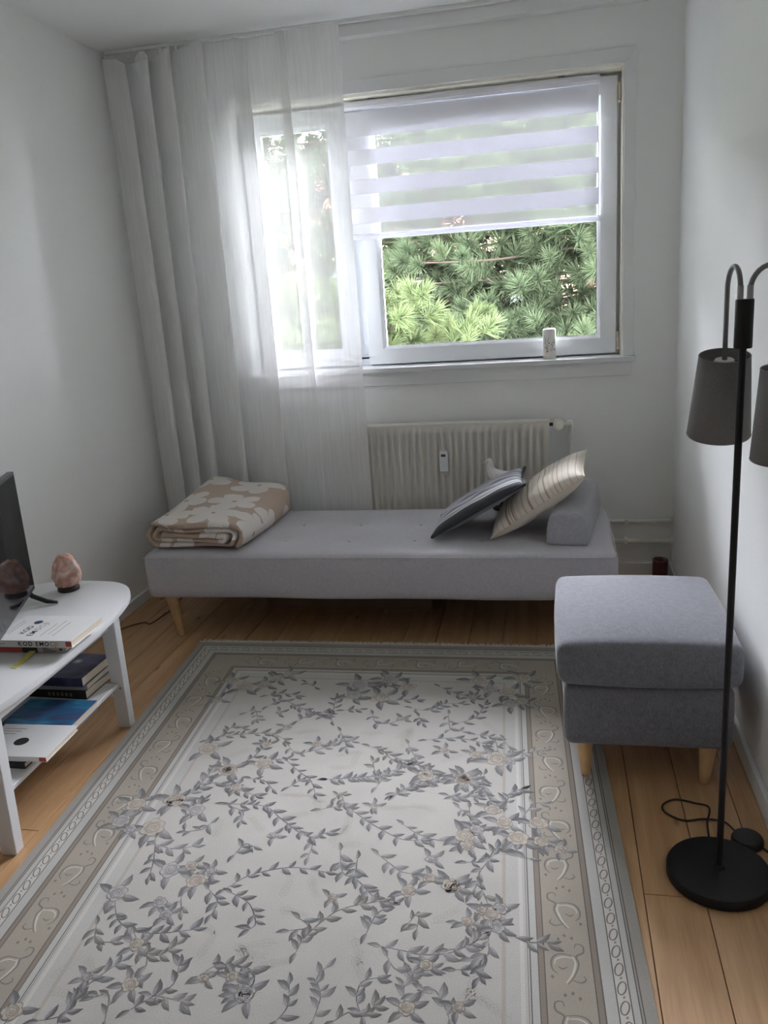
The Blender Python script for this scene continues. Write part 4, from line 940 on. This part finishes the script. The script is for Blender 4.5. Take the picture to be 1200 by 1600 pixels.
# ------------------------------------------------------------------ oval table by the wall
tb = thing('oval_table', 'white oval coffee table with a lower shelf by the wall', 'table', (-1.672, -1.895, 0), (0, 0, R(1.2)))
def oval(hx, hy, e, n=72):
    out = []
    for k in range(n):
        a = 2*math.pi*k/n; c, s = math.cos(a), math.sin(a)
        out.append((hx*math.copysign(abs(c)**e, c), hy*math.copysign(abs(s)**(e*1.0), s)))
    return out
tp_ = oval(.288, .583, .62)
MB().rings([[(a*.985, b*.99, .416) for a, b in tp_], [(a*.998, b*.999, .419) for a, b in tp_], [(a, b, .424) for a, b in tp_], [(a, b, .435) for a, b in tp_], [(a*.997, b*.998, .439) for a, b in tp_], [(a*.988, b*.994, .440) for a, b in tp_]]).build('top', wht, tb, auto=40)
for sx, sy in ((1,1),(1,-1),(-1,1),(-1,-1)):
    # slab leg: broad side along the table, narrowing slightly to the floor
    bx0, by0 = sx*.222, sy*.325
    def rect(hx, hy, cx_, cy_, z): return [(cx_-hx,cy_-hy,z),(cx_+hx,cy_-hy,z),(cx_+hx,cy_+hy,z),(cx_-hx,cy_+hy,z)]
    lg = MB().rings([rect(.0225,.018,bx0-sx*.002,by0+sy*.008,0), rect(.026,.019,bx0,by0,.417)]).build('leg', wht, tb, bevel=.003)
    for zz in (.395, .155):
        MB().tube([(bx0+sx*.012, by0-.0185*1, zz),(bx0+sx*.012, by0-.0215, zz)], .0035, 10).build('screw', mat('screw_zinc', (.4,.42,.45), .35, metal=.8), lg)
for sx in (1, -1):
    BX(sx*.215-.009, sx*.215+.009, -.307, .307, .366, .416).build('apron', wht, tb, bevel=.002)
for sy in (1, -1):
    BX(-.196, .196, sy*.318-.009, sy*.318+.009, .366, .416).build('apron', wht, tb, bevel=.002)
    BX(-.196, .196, sy*.318-.009, sy*.318+.009, .118, .158).build('shelf_rail', wht, tb, bevel=.002)
BX(-.226, .226, -.306, .306, .158, .172).build('shelf', wht, tb, bevel=.002)

# ------------------------------------------------------------------ television
tv = thing('television', 'black flat-screen television standing on the white oval table', 'television', (-1.758+.365*.365, -1.517-.931*.365, .440), (0, 0, math.atan2(-.931, .365)))
TW, TH_ = .365, .412
BX(-TW, TW, -.012, .010, .045, .045+TH_).build('bezel', mat('tv_bezel', (.028,.030,.034), .35), tv, bevel=.003)
BX(-TW+.10, TW-.10, -.045, -.012, .06, .30).build('rear_housing', blackp, tv, bevel=.01)
BX(-TW+.010, TW-.010, .010, .0112, .045+.016, .045+TH_-.010).build('screen', mat('tv_screen', (.006,.006,.007), .06, spec=.6), tv)
for sx in (-1, 1):
    fx = sx*(TW-.055) if sx < 0 else TW-.015
    ft = MB(); fr_ = .088 if sx < 0 else .045
    ft.tube([(fx,0,.05),(fx,.012,.036),(fx,fr_*.62,.012),(fx,fr_,.0055)], [.009,.0085,.0075,.0055], 10)
    ft.tube([(fx,0,.05),(fx,-.012,.036),(fx,-.05,.012),(fx,-.080,.0055)], [.009,.0085,.0075,.0055], 10)
    ft.build('foot', blackp, tv, smooth=True)

# ------------------------------------------------------------------ salt lamp
sa = thing('salt_lamp', 'pink rock salt lamp on a dark base on the oval table', 'salt lamp', (-1.694, -1.405, .440))
def salt():
    M = mat('rock_salt', (.78,.45,.36), .5); nt, N, L, b = nodes(M)
    tc = N.new('ShaderNodeTexCoord'); n = N.new('ShaderNodeTexNoise'); n.inputs['Scale'].default_value = 22; n.inputs['Detail'].default_value = 6; n.inputs['Distortion'].default_value = 1.2
    L.new(tc.outputs['Object'], n.inputs['Vector'])
    r = N.new('ShaderNodeValToRGB'); e = r.color_ramp.elements; e[0].position = .38; e[0].color = (.56,.27,.205,1); e[1].position = .66; e[1].color = (.86,.68,.60,1)
    L.new(n.outputs['Fac'], r.inputs['Fac']); L.new(r.outputs['Color'], b.inputs['Base Color'])
    b.inputs['Subsurface Weight'].default_value = .25; b.inputs['Subsurface Radius'].default_value = (.02,.008,.005)
    bp = N.new('ShaderNodeBump'); bp.inputs['Strength'].default_value = .7; bp.inputs['Distance'].default_value = .004
    L.new(n.outputs['Fac'], bp.inputs['Height']); L.new(bp.outputs['Normal'], b.inputs['Normal'])
    return M
bm = bmesh.new(); bmesh.ops.create_icosphere(bm, subdivisions=4, radius=1)
for v in bm.verts:
    d = v.co.normalized(); k = 1+.24*noise.noise(d*1.6+Vector((3,1,2)))+.09*noise.noise(d*3.5)+.03*noise.noise(d*9)
    # flat cleaved facets
    for nrm, cut in ((Vector((.5,-.8,.3)),.80),(Vector((-.8,-.3,.25)),.82),(Vector((.7,.2,.6)),.84),(Vector((-.3,-.6,.75)),.90)):
        q = (d*k).dot(nrm.normalized()); 
        if q > cut: k *= cut/q*.5+.5
    v.co = Vector((d.x*.051*k*(1-.22*d.z), d.y*.046*k*(1-.2*d.z), d.z*.069*k+.006*d.x))
    if v.co.z < -.052: v.co.z = -.052
me = bpy.data.meshes.new('rock'); bm.to_mesh(me); bm.free(); me.polygons.foreach_set('use_smooth', [True]*len(me.polygons)); me.materials.append(salt())
o = bpy.data.objects.new('rock', me); COL.objects.link(o); o.parent = sa; o.location = (0, 0, .071)
MB().lathe([(0,0),(.036,0),(.038,.003),(.037,.014),(.034,.017),(0,.017)], seg=36).build('base', mat('dark_wood_base', (.035,.02,.015), .5), sa, auto=40)

# ------------------------------------------------------------------ books
paper = mat('book_paper', (.70,.62,.50), .9, bump=(400,.4))
def text(s, size, M, parent, loc, rot, name='lettering', bold=.0, ax='LEFT'):
    c = bpy.data.curves.new(name, 'FONT'); c.body = s; c.size = size; c.offset = bold; c.align_x = ax; c.align_y = 'CENTER'; c.resolution_u = 3; c.extrude = .00008
    o = bpy.data.objects.new(name, c); COL.objects.link(o)
    dg = bpy.context.evaluated_depsgraph_get(); me = bpy.data.meshes.new_from_object(o.evaluated_get(dg)); bpy.data.objects.remove(o); bpy.data.curves.remove(c)
    me.materials.clear(); me.materials.append(M); me.name = name
    o = bpy.data.objects.new(name, me); COL.objects.link(o); o.parent = parent; o.location = loc; o.rotation_euler = rot
    return o
def book(label, loc, rz, L_, W_, T, cov, group, spine_col=None, hard=.002, over=.003):
    "spine along local x at y=-W/2 facing -y; origin at the base centre"
    b = thing('book', label, 'book', loc, (0,0,rz), group=group)
    BX(-L_/2, L_/2, -W_/2, W_/2, T-hard, T).add(*(lambda q: (q.v, q.f))(BX(-L_/2, L_/2, -W_/2, W_/2, 0, hard))).build('cover', cov, b, bevel=.0006, bseg=1)
    BX(-L_/2+.0002, L_/2-.0002, -W_/2-.0012, -W_/2+.0015, .0002, T-.0002).build('spine', spine_col or cov, b, bevel=.0008, bseg=2)
    BX(-L_/2+over, L_/2-over, -W_/2+.0016, W_/2-over, hard+.0001, T-hard-.0001).build('pages', paper, b)
    return b
navy_t = mat('ink_navy', (.035,.05,.10), .6); red_t = mat('ink_red', (.42,.06,.04), .6); orange_t = mat('ink_orange', (.62,.25,.10), .6); grey_t = mat('ink_grey', (.33,.33,.34), .7); blk_t = mat('ink_black', (.02,.022,.025), .6)
white_c = mat('white_cover', (.74,.74,.73), .45)
G1, G2 = 'books on the oval table top', 'books on the lower shelf'
b2 = book('dark banded paperback under the white book on the oval table', (-1.512, -1.838, .4405), R(2), .235, .165, .0215, mat('charcoal_cover', (.05,.05,.055), .5), G1, mat('grey_spine', (.42,.40,.38), .6))
BX(-.10, -.02, -.0842, -.0838, .0025, .0195).build('red_band', red_t, b2); BX(-.02, .028, -.0842, -.0838, .0015, .0205).build('black_band', blk_t, b2)
for k in range(3): BX(.045, .085-.012*k, -.0840, -.0837, .005+.005*k, .007+.005*k).build('spine_print', blk_t, b2)
BX(.098, .106, -.0840, -.0837, .008, .014).build('spine_mark', blk_t, b2)
b1 = book('white paperback titled KOD EMOCJI on top of the table stack', (-1.494, -1.838, .4621), R(1), .262, .185, .0218, white_c, G1)
sp_y = -.0925-.0015
def chain(items, size, M0, parent, start, step, rot, bold):
    "letters set one after the other, each in its own ink; step = unit vector along the line"
    pos = Vector(start)
    for s_, M_ in items:
        if s_ == ' ': pos += Vector(step)*size*.38; continue
        o_ = text(s_, size, M_, parent, pos, rot, bold=bold)
        w_ = max(v.co.x for v in o_.data.vertices); pos += Vector(step)*(w_+size*.13)
ink = [('K',blk_t),('O',blk_t),('D',blk_t),(' ',None),('E',blk_t),('M',blk_t),('O',blk_t),('C',grey_t),('J',orange_t),('I',orange_t)]
chain(ink, .0190, None, b1, (-.040, sp_y, .0112), (1,0,0), (R(90),0,0), .0003)
BX(.112, .1308, sp_y-.0002, sp_y+.0004, .004, .019).build('red_label', red_t, b1)
for k in range(1): BX(-.128, -.082, sp_y-.0002, sp_y+.0002, .010, .012).build('author_line', grey_t, b1)
# cover print reads across the book from the foot
tz = .0219
MB().lathe([(0,0),(.0135,0),(.0135,.0002),(0,.0002)], seg=24).build('emblem', navy_t, b1, loc=(-.055, .040, tz))
text('KOD', .027, navy_t, b1, (-.057, -.048, tz), (0,0,R(90)), bold=.0003)
chain([('E',blk_t),('M',blk_t),('O',grey_t),('C',grey_t),('J',orange_t),('I',orange_t)], .027, None, b1, (-.024, -.062, tz), (0,1,0), (0,0,R(90)), .0003)
for k, xx in enumerate((-.112, -.100, .012, .030, .050)):
    BX(xx, xx+.0022, -.06+.01*(k % 2), .055-.012*(k % 3), tz, tz+.0002).build('cover_line', grey_t, b1)
ys = tag(MB().grid(8, 1, lambda u, v: ((u-.5)*.018*0+(v-.5)*.022+.018*u, (.5-u)*.10, .0010+.012*max(0, .55-u)**1.0)).build('paper_bookmark', mat('yellow_paper', (.66,.60,.16), .8), None, loc=(-1.503, -1.970, .440), rot=(0,0,R(-8)), solid=.0006), 'yellow paper strip lying beside the table books', 'bookmark')

def cosmic(name, c1, c2, c3, scale, glow=None):
    M = mat(name, c1, .3); nt, N, L, b = nodes(M)
    tc = N.new('ShaderNodeTexCoord'); n = N.new('ShaderNodeTexNoise'); n.inputs['Scale'].default_value = scale; n.inputs['Detail'].default_value = 7; n.inputs['Distortion'].default_value = 1.0
    mp = N.new('ShaderNodeMapping'); mp.inputs['Rotation'].default_value = (0,0,.6); mp.inputs['Scale'].default_value = (1,2.2,1); L.new(tc.outputs['Object'], mp.inputs[0]); L.new(mp.outputs[0], n.inputs['Vector'])
    r = N.new('ShaderNodeValToRGB'); e = r.color_ramp.elements; e[0].position = .36; e[0].color = (*c1,1); e[1].position = .72; e[1].color = (*c3,1)
    q = r.color_ramp.elements.new(.54); q.color = (*c2,1)
    L.new(n.outputs['Fac'], r.inputs['Fac']); out = r.outputs['Color']
    if glow:
        ds = N.new('ShaderNodeVectorMath'); ds.operation = 'DISTANCE'; L.new(tc.outputs['Object'], ds.inputs[0]); ds.inputs[1].default_value = (glow[0], glow[1], glow[2])
        mr = N.new('ShaderNodeMapRange'); L.new(ds.outputs['Value'], mr.inputs[0]); mr.inputs[1].default_value = .0; mr.inputs[2].default_value = .028; mr.inputs[3].default_value = 1; mr.inputs[4].default_value = 0
        out = mixc(nt, mth(nt, 'POWER', mr.outputs[0], 2.5), out, (.75,.78,.85))
    L.new(out, b.inputs['Base Color']); return M
navy = cosmic('night_sky_cover', (.012,.014,.045), (.035,.032,.085), (.10,.095,.17), 9, (.03,.03,.032))
neb = cosmic('nebula_cover', (.07,.05,.12), (.02,.14,.30), (.10,.40,.50), 7)
zs_ = .1722
b = book('black hardback at the bottom of the far shelf stack', (-1.615, -1.612, zs_), R(-2), .24, .17, .030, mat('black_cover', (.013,.013,.018), .4), G2)
for k in range(6): BX(-.02+.016*k, -.012+.016*k, -.0868, -.0862, .009, .021).build('spine_print', mat('gilt_print', (.20,.17,.12), .6), b)
b = book('grey hardback in the middle of the far shelf stack', (-1.612, -1.612, zs_+.0304), R(1), .235, .17, .020, mat('grey_cover', (.30,.31,.31), .5), G2)
for k in range(8): BX(.02+.009*k, .024+.009*k, -.0868, -.0862, .006, .014).build('spine_print', grey_t, b)
b = book('navy night-sky hardback on top of the far shelf stack', (-1.611, -1.622, zs_+.0508), R(-1), .235, .18, .032, navy, G2)
b = book('blue nebula-covered paperback in the middle of the shelf', (-1.545, -1.832, zs_), R(1), .235, .16, .026, neb, G2)
b = book('small black notebook under the white shelf book', (-1.55, -2.03, zs_), R(0), .19, .14, .018, mat('black_notebook', (.014,.014,.016), .5), G2)
b = book('white paperback with a black oval at the near end of the shelf', (-1.512, -2.008, zs_+.0184), R(2), .235, .172, .016, white_c, G2)
o = MB().lathe([(0,0),(.021,0),(.021,.0002),(0,.0002)], seg=28).build('black_oval', blk_t, b, loc=(-.005, -.01, .0161))
BX(.096, .1172, -.0876, -.0870, .002, .0145).build('red_label', red_t, b)
for k in range(3): BX(-.10, -.05+.01*k, .03+.014*k, .033+.014*k, .0161, .0163).build('cover_line', grey_t, b)
BX(-.10, -.02, -.0876, -.0872, .005, .0115).build('spine_print', grey_t, b)

# ------------------------------------------------------------------ things on the floor
bxo = thing('storage_box', 'flat brown cardboard box pushed under the daybed', 'box', (-.925, -.40, 0))
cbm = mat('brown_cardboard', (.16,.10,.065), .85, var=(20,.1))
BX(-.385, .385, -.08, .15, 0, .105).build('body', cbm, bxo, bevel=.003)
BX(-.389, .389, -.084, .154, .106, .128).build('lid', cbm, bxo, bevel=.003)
wr = smoothpath([(-1.93,-.86,.004),(-1.90,-.745,.004),(-1.861,-.695,.004),(-1.828,-.679,.004),(-1.799,-.693,.004),(-1.783,-.595,.004),(-1.775,-.493,.004),(-1.79,-.40,.004),(-1.80,-.15,.004)], 6)
tag(MB().tube(wr, .0028, 8).build('power_cable', mat('brown_cable', (.06,.03,.02), .5), smooth=True), 'dark cable trailing over the floor beside the daybed leg', 'cable')
jr = thing('candle_jar', 'dark red ribbed glass candle jar on the floor in the corner', 'jar', (.475, -.10, 0))
jm = mat('dark_red_glass', (.10,.018,.022), .12, spec=.6)
rings = []
for r_, z_ in ((.024,0),(.030,.004),(.032,.02),(.0335,.098),(.034,.110),(.031,.110),(.029,.09),(.028,.06)):
    rings.append([((r_+.0015*math.cos(14*a))*math.cos(a), (r_+.0015*math.cos(14*a))*math.sin(a), z_) for a in [2*math.pi*j/84 for j in range(84)]])
MB().rings(rings).build('glass', jm, jr, smooth=True)
MB().lathe([(0,.0605),(.0262,.0605),(.0262,.064),(0,.064)], seg=28).build('wax', mat('red_wax', (.16,.03,.03), .5), jr, auto=40)
